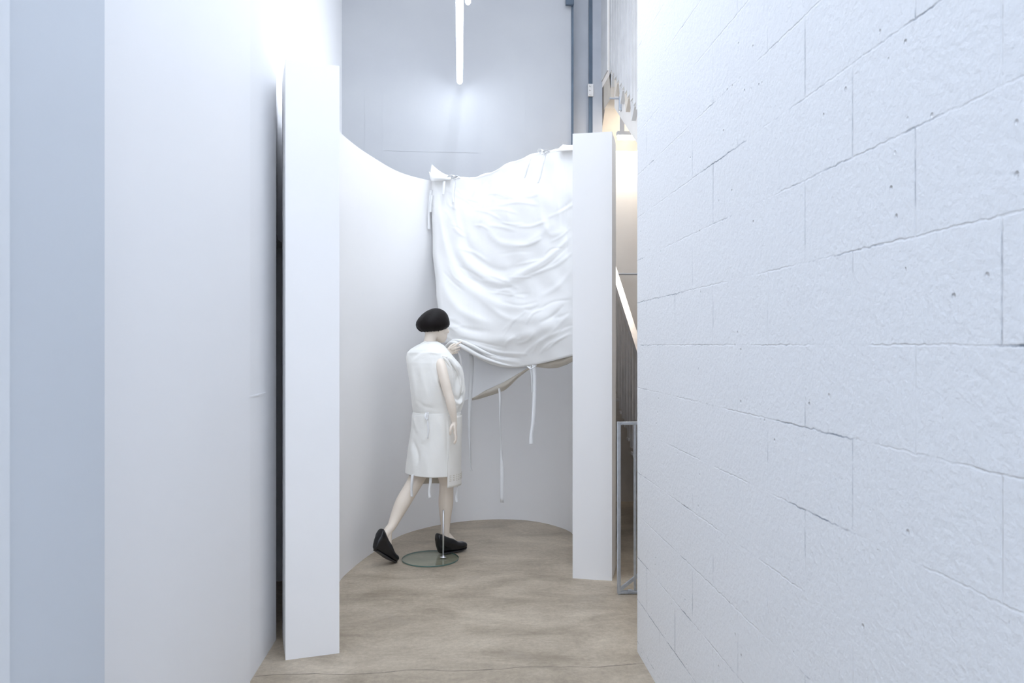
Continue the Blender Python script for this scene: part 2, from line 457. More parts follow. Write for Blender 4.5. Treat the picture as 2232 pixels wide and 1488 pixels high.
# shuttering lines and a step in the render on the back wall
bm = bmesh.new()
for px, y0, y1, w in ((833, 195, 365, .010), (795, 195, 330, .006), (1041, 195, 322, .007), (1050, 195, 325, .007), (1145, 190, 292, .008), (1042, 345, 388, .006)):
    a, b = at(px, y0, BACKY), at(px, y1, BACKY)
    box(bm, a.x - w / 2, a.x + w / 2, BACKY - .002, BACKY, b.z, a.z)
a, b = at(836, 327, BACKY), at(1042, 332, BACKY)
bar(bm, (a.x, BACKY - .001, a.z), (b.x, BACKY - .001, b.z), (.0015), .012)
structure('trim_back_wall_seams', bm, M['rearwall'])

# stairwell walls at the right
bm = bmesh.new()
box(bm, xb, 2.9, BACKY + .02, BACKY + .2, 0, 3.36)
box(bm, xb - .02, 2.9, 8.3, 8.45, 3.0, CEIL)
box(bm, 2.75, 2.9, -1.2, 8.3, 0, CEIL)
box(bm, 1.066, 2.75, 3.45, 3.60, 0, CEIL)  # unseen cross wall, added to block daylight from the stairs
structure('wall_stairwell', bm, M['stairwall'])

bm = bmesh.new()
a, b = atx(541, 865, -.935), atx(579, 857, -.935)
bar(bm, (-.935, a.y, a.z), (-.935, b.y, b.z), .006, .008)
structure('trim_left_wall_seam', bm, M['plaster'])
# the free-standing curved wall
INNER = [(-.587, 3.737), (-.690, 4.12), (-.752, 4.5), (-.765, 4.85), (-.733, 5.10), (-.650, 5.46), (-.478, 5.99), (-.24, 6.295), (0, 6.447),
         (.19, 6.505), (.363, 6.515), (.576, 6.455), (.754, 6.29), (.885, 6.02), (.87, 5.65), (.822, 5.2), (.722, 4.834)]
cur = [Vector((p[0], p[1])) for p in catmull(INNER, 161)]
def normals(c):
    out = []
    for i in range(len(c)):
        d = (c[min(i + 1, len(c) - 1)] - c[max(i - 1, 0)]).normalized()
        out.append(Vector((d.y, -d.x)))            # points to the inside of the bend
    return out
nor = normals(cur)
WT, WH = .252, 2.86
bm = bmesh.new()
rings = []
for p, n in zip(cur, nor):
    o = p - n * WT
    rings.append([Vector((p.x, p.y, 0)), Vector((p.x, p.y, WH)), Vector((o.x, o.y, WH)), Vector((o.x, o.y, 0))])
R = [[bm.verts.new(p) for p in r] for r in rings]
for a, b in zip(R, R[1:]):
    for i in range(4): bm.faces.new((a[i], a[(i + 1) % 4], b[(i + 1) % 4], b[i]))
bm.faces.new(R[0][::-1]); bm.faces.new(R[-1])
for f in bm.faces: f.smooth = True
sharp = [e for e in bm.edges if len(e.link_faces) == 2 and e.link_faces[0].normal.angle(e.link_faces[1].normal, 0) > .5]
bm.normal_update()
for e in bm.edges:
    if len(e.link_faces) == 2 and e.calc_face_angle(0) > .5: e.smooth = False
structure('wall_curved', bm, M['curve'])

# ------------------------------------------------------------------ lamps
def batten(name, label, x, y0, y1, z, mat_tube, w=.044, group=None):
    t = thing(name, label, 'lamp', (x, (y0 + y1) / 2, z), group)
    h = w / 2
    b = bmesh.new()                                 # opaque channel, open downward; its lips hide the cover from the sides
    prof = [(-h - .006, -.004), (-h - .006, .055), (h + .006, .055), (h + .006, -.004), (h, -.004), (h, .006), (-h, .006), (-h, -.004)]
    ra = [b.verts.new((x + px_, y0, z + pz)) for px_, pz in prof]; rb = [b.verts.new((x + px_, y1, z + pz)) for px_, pz in prof]
    for i in range(8): b.faces.new((ra[i], ra[(i + 1) % 8], rb[(i + 1) % 8], rb[i]))
    b.faces.new(ra[::-1]); b.faces.new(rb)
    finish('housing', b, M['housing'], t)
    for yy in (y0 - .004, y1 + .004):
        b = bmesh.new()
        box(b, x - h - .006, x + h + .006, yy - .004, yy + .004, z - .004, z + .055, .002)
        finish('end_cap', b, M['housing'], t)
    b = bmesh.new()                                 # opal half-round cover bulging below the channel
    pr = [(-h * .96 * math.cos(a), -.004 - h * .9 * math.sin(a)) for a in np.linspace(0, math.pi, 11)] + [(h * .96, .003), (-h * .96, .003)]
    ring_loft(b, [[Vector((x + px_, yy, z + pz)) for px_, pz in pr] for yy in np.linspace(y0 + .001, y1 - .001, 7)])
    finish('diffuser', b, mat_tube, t)
    for yy in (y0 + .5, y1 - .75):
        b = bmesh.new(); cyl(b, (x, yy, z + .05), (x, yy, CEIL), .003, 8)
        finish('suspension_wire', b, M['galv'], t)
    return t
zt = at(1002, 178, 7.0).z
batten('tube_light', 'long lit white tube lamp hanging end-on in front of the grey back wall', at(1002, 178, 7.0).x, 4.75, 7.0, zt, M['tube'])
y2 = 6.5
batten('tube_light', 'second tube lamp, only its short end showing beside the long one at the top edge', at(1020, 6, y2).x, 1.6, y2, at(1020, 6, y2).z, M['tube'], .036)

# ------------------------------------------------------------------ columns and stairs at the right
Yc = 7.26
def zat(py, Y): return at(1250, py, Y).z
t = thing('steel_column', 'tall blue-grey steel column rising behind the right end of the curved wall', 'column', (at(1298, 300, Yc).x, Yc, 0))
x0, x1, x2 = at(1283, 100, Yc).x, at(1291, 100, Yc).x, at(1312, 100, Yc).x
b = bmesh.new(); box(b, x1, x2, Yc - .02, Yc + .0, 0.0, CEIL - .002); finish('flange', b, M['steelgrey'], t)
b = bmesh.new(); box(b, x1 + .03, x1 + .045, Yc + .0, Yc + .22, 0, CEIL - .002); finish('web', b, M['steelgrey'], t)
b = bmesh.new(); box(b, x0, x1, Yc - .012, Yc + .012, 0, CEIL - .002); finish('edge_strip', b, M['steelblue'], t, label='darker blue edge strip')
b = bmesh.new()
a_, b_ = at(1284, 185, Yc).z, at(1284, 212, Yc).z
box(b, x0 - .012, x1 + .006, Yc - .035, Yc - .012, b_, a_, .004)
finish('splice_plate', b, M['galv'], t)
for k in range(3):
    b = bmesh.new(); zz = b_ + (a_ - b_) * (k + .5) / 3
    cyl(b, (x0 + .008, Yc - .035, zz), (x0 + .008, Yc - .047, zz), .009, 6); finish('bolt', b, M['galv'], t)
bm = bmesh.new()
box(bm, xb + .012, x0 - .001, Yc + .01, Yc + .06, 3.36, CEIL)
structure('wall_column_side', bm, M['steelgrey'])
t = thing('wall_channel', 'narrow dark blue steel channel closing the right edge of the back wall', 'steel profile', (xb, BACKY, 0))
b = bmesh.new(); box(b, xb - .004, xb + .016, BACKY - .014, BACKY + .01, 2.0, CEIL - .002); finish('profile', b, M['steelblue'], t)
b = bmesh.new(); zz = zat(8, BACKY); box(b, at(1232, 8, BACKY).x, xb + .016, BACKY - .05, BACKY - .014, zz - .03, zz + .05, .004); finish('bracket', b, M['steelblue'], t)

SX = 1.40                                           # near side plane of both flights
def lo_step(Y): return .718 + .65 * (Y - 5.98)
def up_step(Y): return 3.436 + .63 * (Y - 5.98)
def flight(name, label, step, y0, y1, thick, n, mat_, zmin=0):
    t = thing(name, label, 'staircase', (SX + .5, (y0 + y1) / 2, max(step(y0), 0)))
    b = bmesh.new()
    dy = (y1 - y0) / n; top = []
    for i in range(n):
        ya = y0 + i * dy
        z_ = max(step(ya + dy), zmin + .01)
        top += [(ya, z_), (ya + dy, z_)]
    pts = top + [(y1, max(step(y1) - thick, zmin)), (y0, max(step(y0) - thick, zmin))]
    pts = [p for i, p in enumerate(pts) if i == 0 or (abs(p[0] - pts[i - 1][0]) + abs(p[1] - pts[i - 1][1])) > 1e-5]
    side_prism(b, pts, SX + .02, 2.70)
    finish('flight', b, mat_, t)
    return t, dy
lower, dyl = flight('lower_staircase', 'lower concrete stair flight behind the right end of the curved wall', lo_step, 4.92, 6.98, .22, 8, M['stairconc'])
upper, dyu = flight('upper_staircase', 'upper concrete stair flight high above, at the top right of the opening', up_step, 4.6, 6.90, .33, 9, M['stairwall'])
b = bmesh.new(); box(b, SX - .015, 2.70, 6.90, 7.55, up_step(6.90) - .24, up_step(6.90), .004)
finish('landing', b, M['stairconc'], upper)
b = bmesh.new(); side_prism(b, [(7.2, up_step(6.9) - .24), (8.25, up_step(6.9) - .24), (8.25, 2.95), (8.05, 2.95)], SX - .01, SX + .55)
finish('soffit', b, M['stairconc'], upper)
# steel nosing feet that carry the balusters (small sawtooth brackets under the upper bars)
for k in range(5):
    ya = 5.95 + k * dyu * .85; zz = up_step(ya)
    b = bmesh.new(); side_prism(b, [(ya, zz - .02), (ya + .16, zz + .10), (ya + .10, zz - .10)], SX - .015, SX + .02)
    finish('bracket', b, M['stairconc'] if k % 2 else M['galv'], upper)

def balustrade(name, label, ys, zbot, ztop, rail=None, x=SX - .03, w=.086):
    t = thing(name, label, 'railing', (x, sum(ys) / len(ys), zbot(ys[0])))
    for y in ys:
        b = bmesh.new(); box(b, x - .006, x + .006, y - w / 2, y + w / 2, zbot(y), ztop(y))
        finish('baluster', b, M['galv'], t)
    if rail:
        y0, y1 = rail
        b = bmesh.new(); bar(b, (x, y0, ztop(y0) + .01), (x, y1, ztop(y1) + .01), .05, .055)
        finish('handrail', b, M['chrome'], t, label='bright steel handrail')
    return t
bl = balustrade('lower_balustrade', 'steel bar balustrade with handrail on the lower flight, right of the curved wall',
           [5.55 + .105 * k for k in range(13)], lambda y: lo_step(y) - .03, lambda y: 1.618 + .74 * (y - 5.98), (5.4, 6.86))
for k in range(9):
    y = 5.62 + .21 * k * .7
    b = bmesh.new(); box(b, SX - .045, SX + .02, y - .02, y + .035, lo_step(y) - .045, lo_step(y) - .02)
    finish('foot_bracket', b, M['galv'], bl)
balustrade('upper_balustrade', 'tall steel bar screen slanting along the upper stair flight',
           [5.55 + .105 * k for k in range(13)], lambda y: up_step(y) + .03, lambda y: 5.6)
balustrade('landing_balustrade', 'short row of tall steel bars on the upper landing beside the column',
           [6.98 + .085 * k for k in range(6)], lambda y: up_step(6.9) + .03, lambda y: 5.6, x=SX - .035)
# level handrail on the stairwell wall
b = bmesh.new(); a_ = at(1345, 597, BACKY - .05)
cyl(b, (xb + .2, BACKY - .05, a_.z), (2.3, BACKY - .05, a_.z), .010, 12)
for xx in (1.4, 2.2): cyl(b, (xx, BACKY - .05, a_.z), (xx, BACKY + .03, a_.z), .007, 10)
tag(finish('wall_rail', b, M['steelgrey']), 'thin level grey rail on the warm stairwell wall beyond the handrail', 'handrail')
# bracketed junction box on the landing beam
p = at(1353, 215, 6.6)
t = thing('wall_bracket', 'small grey metal bracket fixed beneath the slanting bar screen', 'bracket', p)
b = bmesh.new(); box(b, p.x - .015, p.x + .015, p.y - .02, p.y + .02, p.z - .11, p.z + .02, .005); finish('plate', b, M['gatesteel'], t)
b = bmesh.new(); cyl(b, (p.x - .10, p.y, p.z), (p.x - .01, p.y, p.z), .008, 10); finish('arm', b, M['steelgrey'], t)
# warm lamp below the landing
p0, p1 = at(1345, 298, 6.95), at(1373, 298, 6.95)
t = thing('warm_strip_light', 'short glowing warm strip lamp above the right end of the curved wall', 'lamp', (p0 + p1) / 2)
b = bmesh.new(); box(b, p0.x, p1.x + .25, 6.93, 6.99, p0.z + .012, p0.z + .05, .004); finish('housing', b, M['steelgrey'], t)
b = bmesh.new(); box(b, p0.x + .01, p1.x + .24, 6.935, 6.985, p0.z - .02, p0.z + .013, .005); finish('diffuser', b, M['warmtube'], t)
b = bmesh.new(); box(b, p0.x + .03, p0.x + .07, 6.95, 6.97, p0.z + .05, up_step(6.9) - .242); finish('hanger', b, M['steelgrey'], t)

# galvanised gate at the foot of the stair
GY = 4.515
gx0, gx1 = at(1349, 1290, GY).x, 1.62
gz = at(1349, 919, GY).z
t = thing('steel_gate', 'open grey steel gate frame standing between the curved wall end and the block wall', 'gate', ((gx0 + gx1) / 2, GY, 0))
w = .017
for nm, (x0_, x1_, z0_, z1_) in (('upright', (gx0 - w / 2, gx0 + w / 2, 0, gz)), ('upright', (gx1 - w / 2, gx1 + w / 2, 0, gz)),
                                 ('top_rail', (gx0 + w / 2, gx1 - w / 2, gz - w, gz)), ('bottom_rail', (gx0 + w / 2, gx1 - w / 2, 0.002, w))):
    b = bmesh.new(); box(b, x0_, x1_, GY - w, GY + w, z0_, z1_, .002); finish(nm, b, M['gatesteel'], t)
b = bmesh.new(); xm = at(1384, 1200, GY).x
box(b, xm - .006, xm + .006, GY - .01, GY + .01, w, gz - w); finish('inner_upright', b, M['gatesteel'], t)
b = bmesh.new(); p = at(1351, 1284, GY); q = at(1386, 1256, GY)
bar(b, (p.x, GY - .004, p.z), (q.x + (q.x - p.x) * 3, GY - .004, q.z + (q.z - p.z) * 3), .014, .018); finish('brace', b, M['gatesteel'], t)
b = bmesh.new(); xx = at(1372, 1293, GY).x; box(b, xx - .012, xx + .012, GY - .02, GY - .005, .004, .03, .003); finish('latch', b, M['steelgrey'], t)

# ------------------------------------------------------------------ dust cover hung over a panel in the bend of the wall
CY = [(925, 6.34), (938, 6.30), (985, 6.18), (1040, 6.02), (1100, 5.74), (1150, 5.52), (1200, 5.36), (1248, 5.23), (1270, 5.17), (1290, 5.12)]
_CX = np.array([c[0] for c in CY]); _CV = np.array([c[1] for c in CY]); _CW = np.array([-32, -20, -9, 0, 9, 20, 32])
def cover_y(px): return float(np.interp(px + _CW, _CX, _CV).mean())      # smoothed so the sheet bends without creases
TOP = [(930, 399), (938, 396), (960, 391), (985, 390), (1040, 386), (1070, 377), (1100, 361), (1130, 349), (1150, 341), (1178, 333), (1215, 327), (1248, 323), (1272, 321)]
LEFT = [(396, 938), (470, 941), (560, 944), (650, 952), (715, 960), (752, 970)]
HEM = [(938, 738), (970, 744), (985, 742), (1000, 746), (1020, 762), (1040, 776), (1070, 790), (1100, 797), (1130, 797), (1160, 792), (1200, 783), (1248, 771), (1272, 766)]
# folds traced on the photograph: (points, width px, height m)  +ve bulges toward the viewer
FOLDS = [
    ([(983, 447), (1004, 547), (1037, 590), (1096, 613), (1158, 590), (1233, 551)], 13, .034),
    ([(1000, 440), (1020, 530), (1050, 572), (1098, 590), (1150, 570)], 9, -.018),
    ([(954, 460), (983, 580), (1037, 638), (1108, 668), (1180, 660)], 14, .026),
    ([(966, 455), (990, 555), (1040, 615), (1105, 643)], 9, -.016),
    ([(948, 520), (965, 620), (1008, 680), (1075, 706)], 12, .020),
    ([(1058, 480), (1079, 522), (1117, 534), (1158, 526), (1200, 490)], 10, .018),
    ([(1062, 401), (1052, 455), (1042, 500)], 7, .022), ([(1108, 378), (1105, 447), (1108, 490)], 8, .016),
    ([(1040, 402), (1018, 440)], 6, .014), ([(1082, 390), (1073, 440)], 6, .016), ([(1052, 398), (1045, 440)], 4, -.012),
    ([(1246, 513), (1192, 563), (1121, 601)], 6, .020), ([(1240, 535), (1190, 580), (1140, 603)], 4, -.012),
    ([(1246, 552), (1208, 580), (1150, 600)], 5, .014), ([(1246, 590), (1215, 625), (1180, 645)], 7, .012),
    ([(962, 697), (1008, 730), (1075, 742), (1150, 730), (1240, 690)], 15, .030),
    ([(970, 690), (1010, 715), (1070, 724)], 7, -.014),
    ([(1158, 770), (1185, 740), (1246, 712)], 5, .012), ([(1175, 772), (1200, 748), (1246, 728)], 4, .011), ([(1140, 775), (1160, 755), (1200, 725)], 5, .010),
    ([(984, 748), (1010, 754), (1045, 768), (1087, 782), (1133, 790)], 5, .030), ([(990, 741), (1037, 752), (1090, 768), (1150, 772)], 4, .022),
    ([(987, 744), (1030, 757), (1085, 774), (1135, 781)], 2.5, -.026), ([(1000, 735), (1045, 745), (1100, 757)], 3, -.015),
    ([(1160, 345), (1172, 430), (1190, 520)], 9, .014), ([(1205, 335), (1212, 420), (1220, 500)], 8, .016), ([(1228, 335), (1234, 430), (1238, 560)], 5, -.012),
    ([(953, 400), (958, 470), (975, 560)], 5, .015), ([(968, 398), (970, 440)], 4, -.014), ([(985, 398), (992, 450), (1000, 500)], 5, .014),
    ([(1180, 470), (1200, 510), (1235, 500)], 8, .010), ([(1110, 690), (1180, 690), (1245, 640)], 16, .016),
    ([(1050, 655), (1100, 690), (1150, 700)], 8, .010),
]
_rw = random.Random(11)
for _k in range(56):                                  # fine creases running with the drape
    _x, _y = _rw.uniform(965, 1235), _rw.uniform(420, 752)
    _q = (_x - 960) / 280
    _ang = math.radians(66 - 150 * _q + 55 * _q * _q + _rw.uniform(-14, 14))
    if _y > 680: _ang = math.radians(_rw.uniform(-55, -15) if _x > 1090 else _rw.uniform(8, 32))
    _l = _rw.uniform(30, 85); _c = _rw.uniform(-8, 8)
    FOLDS.append(([(_x - math.cos(_ang) * _l / 2, _y - math.sin(_ang) * _l / 2), (_x + _c * math.sin(_ang), _y - _c * math.cos(_ang)), (_x + math.cos(_ang) * _l / 2, _y + math.sin(_ang) * _l / 2)],
                  _rw.uniform(2.4, 5.5), _rw.choice((1, 1, -1)) * _rw.uniform(.006, .013)))
def fold_height(px, py):
    h = np.zeros_like(px)
    for pts, w, a in FOLDS:
        P = np.array(catmull(pts, 18)); L = len(P) - 1
        best = np.full(px.shape, 1e9); tt = np.zeros_like(px)
        for i in range(L):
            A, B = P[i], P[i + 1]; d = B - A; l2 = (d ** 2).sum()
            t = np.clip(((px - A[0]) * d[0] + (py - A[1]) * d[1]) / l2, 0, 1)
            ds = np.hypot(px - A[0] - t * d[0], py - A[1] - t * d[1])
            m_ = ds < best; best = np.where(m_, ds, best); tt = np.where(m_, (i + t) / L, tt)
        fade = np.clip(np.minimum(tt, 1 - tt) / .25, 0, 1) ** .7 * .85 + .15
        h += .48 * a * fade * np.exp(-(best / (w * .78)) ** 2)
    return h
NU, NV = 190, 230
uu = np.linspace(0, 1, NU); vv = np.linspace(0, 1, NV)
PX = np.zeros((NV, NU)); PY = np.zeros((NV, NU))
for j, v in enumerate(vv):
    for i, u in enumerate(uu):
        py0 = 396 + v * (748 - 396)
        xl = interp(py0, LEFT) + 1.2 * math.sin(v * 23) * v
        x = xl + u * (1270 - xl)
        yt = interp(x, TOP); yb = interp(x, HEM)
        PX[j, i] = x; PY[j, i] = yt + v * (yb - yt)
FH = fold_height(PX, PY)
hand_px = (992, 752)
rng = np.random.default_rng(3)
LF = np.zeros_like(PX)
for k in range(14):                                  # small loose undulation of the cloth
    kx, ky = rng.normal(0, .045), rng.normal(0, .045); ph = rng.uniform(0, 6.28)
    LF += .0018 * np.sin(kx * PX + ky * PY + ph)
bm = bmesh.new()
grid = []
for j in range(NV):
    row = []
    for i in range(NU):
        px, py = PX[j, i], PY[j, i]; u, v = uu[i], vv[j]
        puff = .055 + .05 * math.sin(math.pi * min(v * .9, 1)) * math.sin(math.pi * u) ** .5
        dh = math.hypot((px - hand_px[0]) / 95, (py - hand_px[1]) / 150)
        puff += .33 * math.exp(-dh * dh)             # pulled forward by the hand
        belly = math.exp(-(((px - 1165) / 75) ** 2 + ((py - 715) / 60) ** 2))
        puff += .07 * belly
        edge = min(u / .02, 1) * min(v / .01, 1)
        Y = cover_y(px) - puff * (.35 + .65 * (lambda q: q * q * (3 - 2 * q))(min(v / .25, 1))) - (FH[j, i] + LF[j, i]) * edge
        if u < .03: Y += .05 * (1 - u / .03) ** 2
        row.append(bm.verts.new(at(px, py, Y)))
    grid.append(row)
for a, b in zip(grid, grid[1:]):
    for i in range(NU - 1): bm.faces.new((a[i], a[i + 1], b[i + 1], b[i]))
# the cloth is taken back over the top and down behind the panel
back = []
prev = grid[0]
for k, (dz, dy) in enumerate(((.010, .03), (.008, .08), (-.03, .115), (-.12, .125), (-.30, .13), (-.55, .13))):
    r = [bm.verts.new(v.co + Vector((0, dy, dz + .006 * math.sin(i * .21 + k)))) for i, v in enumerate(grid[0])]
    for i in range(NU - 1): bm.faces.new((r[i], r[i + 1], prev[i + 1], prev[i]))
    prev = r
# rolled hem turning under along the lower edge
prev = grid[-1]
for k, (dz, dy) in enumerate(((-.010, .006), (-.014, .022), (-.006, .036), (.02, .045), (.06, .05))):
    r = [bm.verts.new(v.co + Vector((0, dy, dz))) for v in grid[-1]]
    for i in range(NU - 1): bm.faces.new((prev[i], prev[i + 1], r[i + 1], r[i]))
    prev = r
cover_base = at(1100, 600, 5.7)
cover = thing('dust_cover', 'large white cloth cover hanging over the right side of the curved wall, lower edge lifted', 'cloth', (cover_base.x, cover_base.y, 1.3))
front = finish('front_cloth', bm, M['cloth'], cover, True)
md = front.modifiers.new('thickness', 'SOLIDIFY'); md.thickness = .004; md.offset = 0
def lens(name, top, bot, dY, bulge, material, parent, n=40, m=10, wr=.004):
    b = bmesh.new(); g = []
    x0, x1 = top[0][0], top[-1][0]
    for j in range(m + 1):
        v = j / m; row = []
        for i in range(n + 1):
            x = x0 + (x1 - x0) * i / n
            y = interp(x, top) * (1 - v) + interp(x, bot) * v
            hgt = max(interp(x, bot) - interp(x, top), .5)
            Y = cover_y(x) + (dY(x) if callable(dY) else dY) - bulge * math.sin(math.pi * v) * min(hgt / 18, 1) + v * .05 + wr * math.sin(i * .55 + v * 5)
            row.append(b.verts.new(at(x, y, Y)))
        g.append(row)
    for a, c in zip(g, g[1:]):
        for i in range(n): b.faces.new((a[i], a[i + 1], c[i + 1], c[i]))
    o = finish(name, b, material, parent, True)
    s = o.modifiers.new('thickness', 'SOLIDIFY'); s.thickness = .004; s.offset = 0
    return o
lens('folded_hem', [(1024, 870), (1040, 862), (1060, 850), (1100, 832), (1130, 814), (1160, 796)],
     [(1024, 872), (1040, 870), (1060, 864), (1085, 856), (1100, 850), (1112, 840), (1130, 822), (1160, 799)], lambda x: -.005 - .15 * max(0, 1 - 1.25 * (x - 975) / 287), .05, M['lining'], cover)['label'] = 'beige folded hem under the panel'
lens('folded_hem', [(1158, 796), (1200, 783), (1248, 771), (1268, 766)], [(1158, 798), (1175, 800), (1195, 802), (1215, 801), (1235, 794), (1248, 787), (1268, 776)],
     .01, .05, M['lining'], cover)['label'] = 'beige underside of the lower edge at the right'
# the panel under the cover
bm = bmesh.new(); rowsf, rowsb = [], []
BOT = [(975, 776), (1004, 874), (1012, 873), (1030, 866), (1060, 851), (1100, 832), (1130, 815), (1160, 797), (1200, 787), (1268, 770)]
for i in range(60):
    u = i / 59; f_, k_ = [], []
    for j in range(40):
        v = j / 39
        xl = interp(396 + v * 480, [(396, 944), (650, 958), (745, 975), (876, 1004)])
        x = xl + u * (1262 - xl)
        y0_ = interp(x, TOP) + 12; y1_ = interp(x, BOT)
        y = y0_ + v * (y1_ - y0_)
        Y = cover_y(x) + .02 - .15 * max(0, (v - .6) / .4) ** 1.5 * max(0, 1 - 1.25 * u)
        f_.append(bm.verts.new(at(x, y, Y))); k_.append(bm.verts.new(at(x, y, Y + .06)))
    rowsf.append(f_); rowsb.append(k_)
def quad(a, b, c, d): bm.faces.new((a, b, c, d))
for R_, fl in ((rowsf, 0), (rowsb, 1)):
    for a, b in zip(R_, R_[1:]):
        for j in range(39):
            q = (a[j], b[j], b[j + 1], a[j + 1]); bm.faces.new(q[::-1] if fl else q)
for i in range(59):
    quad(rowsf[i][0], rowsb[i][0], rowsb[i + 1][0], rowsf[i + 1][0]); quad(rowsf[i][-1], rowsf[i + 1][-1], rowsb[i + 1][-1], rowsb[i][-1])
for j in range(39):
    quad(rowsf[0][j], rowsf[0][j + 1], rowsb[0][j + 1], rowsb[0][j]); quad(rowsf[-1][j], rowsb[-1][j], rowsb[-1][j + 1], rowsf[-1][j + 1])
pc = at(1100, 835, cover_y(1100) + .05)
tag(finish('covered_panel', bm, M['board'], None, False, origin=pc), 'smooth pale panel showing below the lifted edge of the white cloth cover', 'panel')

def ribbon(name, pts, parent, wpx=7, material=None, thick=.0018, n=40):
    """cotton tape through (px, py, Y, half-turn angle, width factor)"""
    S = catmull([(*p, 0, 1)[:5] if len(p) == 3 else (*p, 1)[:5] for p in pts], n)
    b = bmesh.new(); L = []
    for s in S:
        c = at(s[0], s[1], s[2]); w_ = wpx * s[4] * s[2] / F / 2
        d = Vector((math.cos(s[3]), math.sin(s[3]), 0)) * w_
        L.append((b.verts.new(c - d), b.verts.new(c + d)))
    for a, c in zip(L, L[1:]): b.faces.new((a[0], a[1], c[1], c[0]))
    o = finish(name, b, material or M['tape'], parent, True)
    s = o.modifiers.new('thickness', 'SOLIDIFY'); s.thickness = thick; s.offset = 0
    return o
def y_front(px, py):
    dh = math.hypot((px - hand_px[0]) / 95, (py - hand_px[1]) / 150)
    return cover_y(px) - .13 - .33 * math.exp(-dh * dh)
yA = cover_y(1028) - .16
ribbon('tie', [(1027, 772, yA, .1, 1.25), (1028, 800, yA, .1, 1.2), (1025, 860, yA + .01, .25, 1.1), (1023, 930, yA + .01, .5, .85), (1025, 990, yA + .01, 1.0, .7), (1026, 1016, yA + .01, 1.3, .9), (1027, 1026, yA + .01, .3, .75)], cover, 8)
yB = cover_y(1090) - .13
ribbon('tie', [(1088, 846, yB, 1.0, .9), (1090, 866, yB, .5, .8), (1090, 910, yB, 1.0, .7), (1092, 955, yB, 1.25, .6), (1093, 995, yB, .6, .7), (1094, 1020, yB, .1, 1), (1094, 1095, yB, .05, 1)], cover, 8)
yC = cover_y(1160) - .10
ribbon('tie', [(1164, 795, yC, .2, 1), (1165, 830, yC, .1, 1), (1164, 890, yC, .2, 1), (1161, 930, yC, .3, 1), (1158, 950, yC, .2, 1), (1158, 968, yC, .1, .95)], cover, 9)
ribbon('tie', [(1156, 797, yC - .01, .8, .8), (1159, 820, yC - .01, .8, .6), (1160, 855, yC - .01, .9, .5)], cover, 8)
ribbon('tie', [(1150, 798, yC - .02, .3, .8), (1158, 803, yC - .035, .2, 1), (1168, 796, yC - .02, .3, .8)], cover, 6)
# tapes and knots along the top
def yt_(px): return cover_y(px) - .085
ribbon('tie', [(1156, 345, yt_(1156), -.6), (1150, 362, yt_(1150) - .02, -.6), (1145, 380, yt_(1145) - .025, -.6), (1142, 388, yt_(1142) - .03, -.6)], cover, 6)
ribbon('tie', [(1190, 332, yt_(1190), -.6), (1183, 356, yt_(1183) - .03, -.6), (1178, 380, yt_(1178) - .035, -.6), (1172, 399, yt_(1172) - .04, -.6)], cover, 6)
ribbon('bow_loop', [(1180, 336, yt_(1180) - .01, .5), (1173, 330, yt_(1173) - .03, 1.2), (1177, 325, yt_(1177) - .02, .9), (1184, 328, yt_(1184) - .01, .4), (1183, 336, yt_(1183) - .02, -.6)], cover, 8)
ribbon('bow_loop', [(1184, 332, yt_(1184) - .02, .4), (1190, 327, yt_(1190) - .03, .7), (1197, 330, yt_(1197), .9), (1188, 335, yt_(1188) - .01, .5)], cover, 7)
ribbon('tie', [(991, 388, yt_(991), -.6), (990, 405, yt_(990) - .02, .4), (988, 425, yt_(988) - .03, .6), (988, 442, yt_(988) - .03, -.6)], cover, 6)
ribbon('tie', [(968, 395, yt_(968), -.6), (967, 410, yt_(967) - .02, -.6), (966, 424, yt_(966) - .025, -.6)], cover, 7)
ribbon('bow_loop', [(978, 386, yt_(978) - .01, -.6), (984, 381, yt_(984) - .04, .5), (992, 385, yt_(992) - .03, .6), (986, 390, yt_(986) - .01, -.6)], cover, 9)
ribbon('bow_loop', [(990, 387, yt_(990) - .03, -.6), (997, 383, yt_(997) - .03, .7), (1001, 388, yt_(1001) - .01, .8), (992, 391, yt_(992) - .01, -.6)], cover, 8)
ribbon('tie', [(940, 414, cover_y(940) - .03, .4), (937, 440, cover_y(937) - .05, .7), (935, 470, cover_y(935) - .05, .5), (935, 500, cover_y(935) - .05, .3)], cover, 6)
ribbon('tie', [(942, 425, cover_y(942) - .05, .5), (939, 445, cover_y(939) - .06, .6), (938, 462, cover_y(938) - .06, .4)], cover, 5)
def roll(name, pts, material=None):
    b = bmesh.new(); limb(b, [(at(px, py, y_front(px, py) + o_), ra, rb) for px, py, o_, ra, rb in pts], 16, 60)
    return finish(name, b, material or M['cloth'], cover, True)
roll('gathered_fold', [(964, 776, .03, .006, .006), (970, 764, .02, .014, .012), (978, 752, .01, .019, .016), (989, 747, .0, .022, .018), (1003, 753, .0, .022, .018), (1022, 763, .01, .021, .017), (1048, 777, .02, .019, .015), (1080, 789, .035, .016, .012), (1110, 796, .05, .012, .009), (1140, 796, .07, .005, .005)])
roll('gathered_fold', [(978, 747, .03, .006, .006), (990, 742, .02, .014, .012), (1006, 744, .01, .018, .014), (1028, 753, .015, .019, .014), (1058, 768, .03, .016, .012), (1092, 780, .05, .011, .009), (1128, 787, .07, .004, .004)])
roll('gathered_fold', [(996, 764, .03, .004, .004), (1002, 775, .03, .008, .006), (1006, 795, .04, .007, .006), (1011, 820, .06, .002, .002)], M['board'])
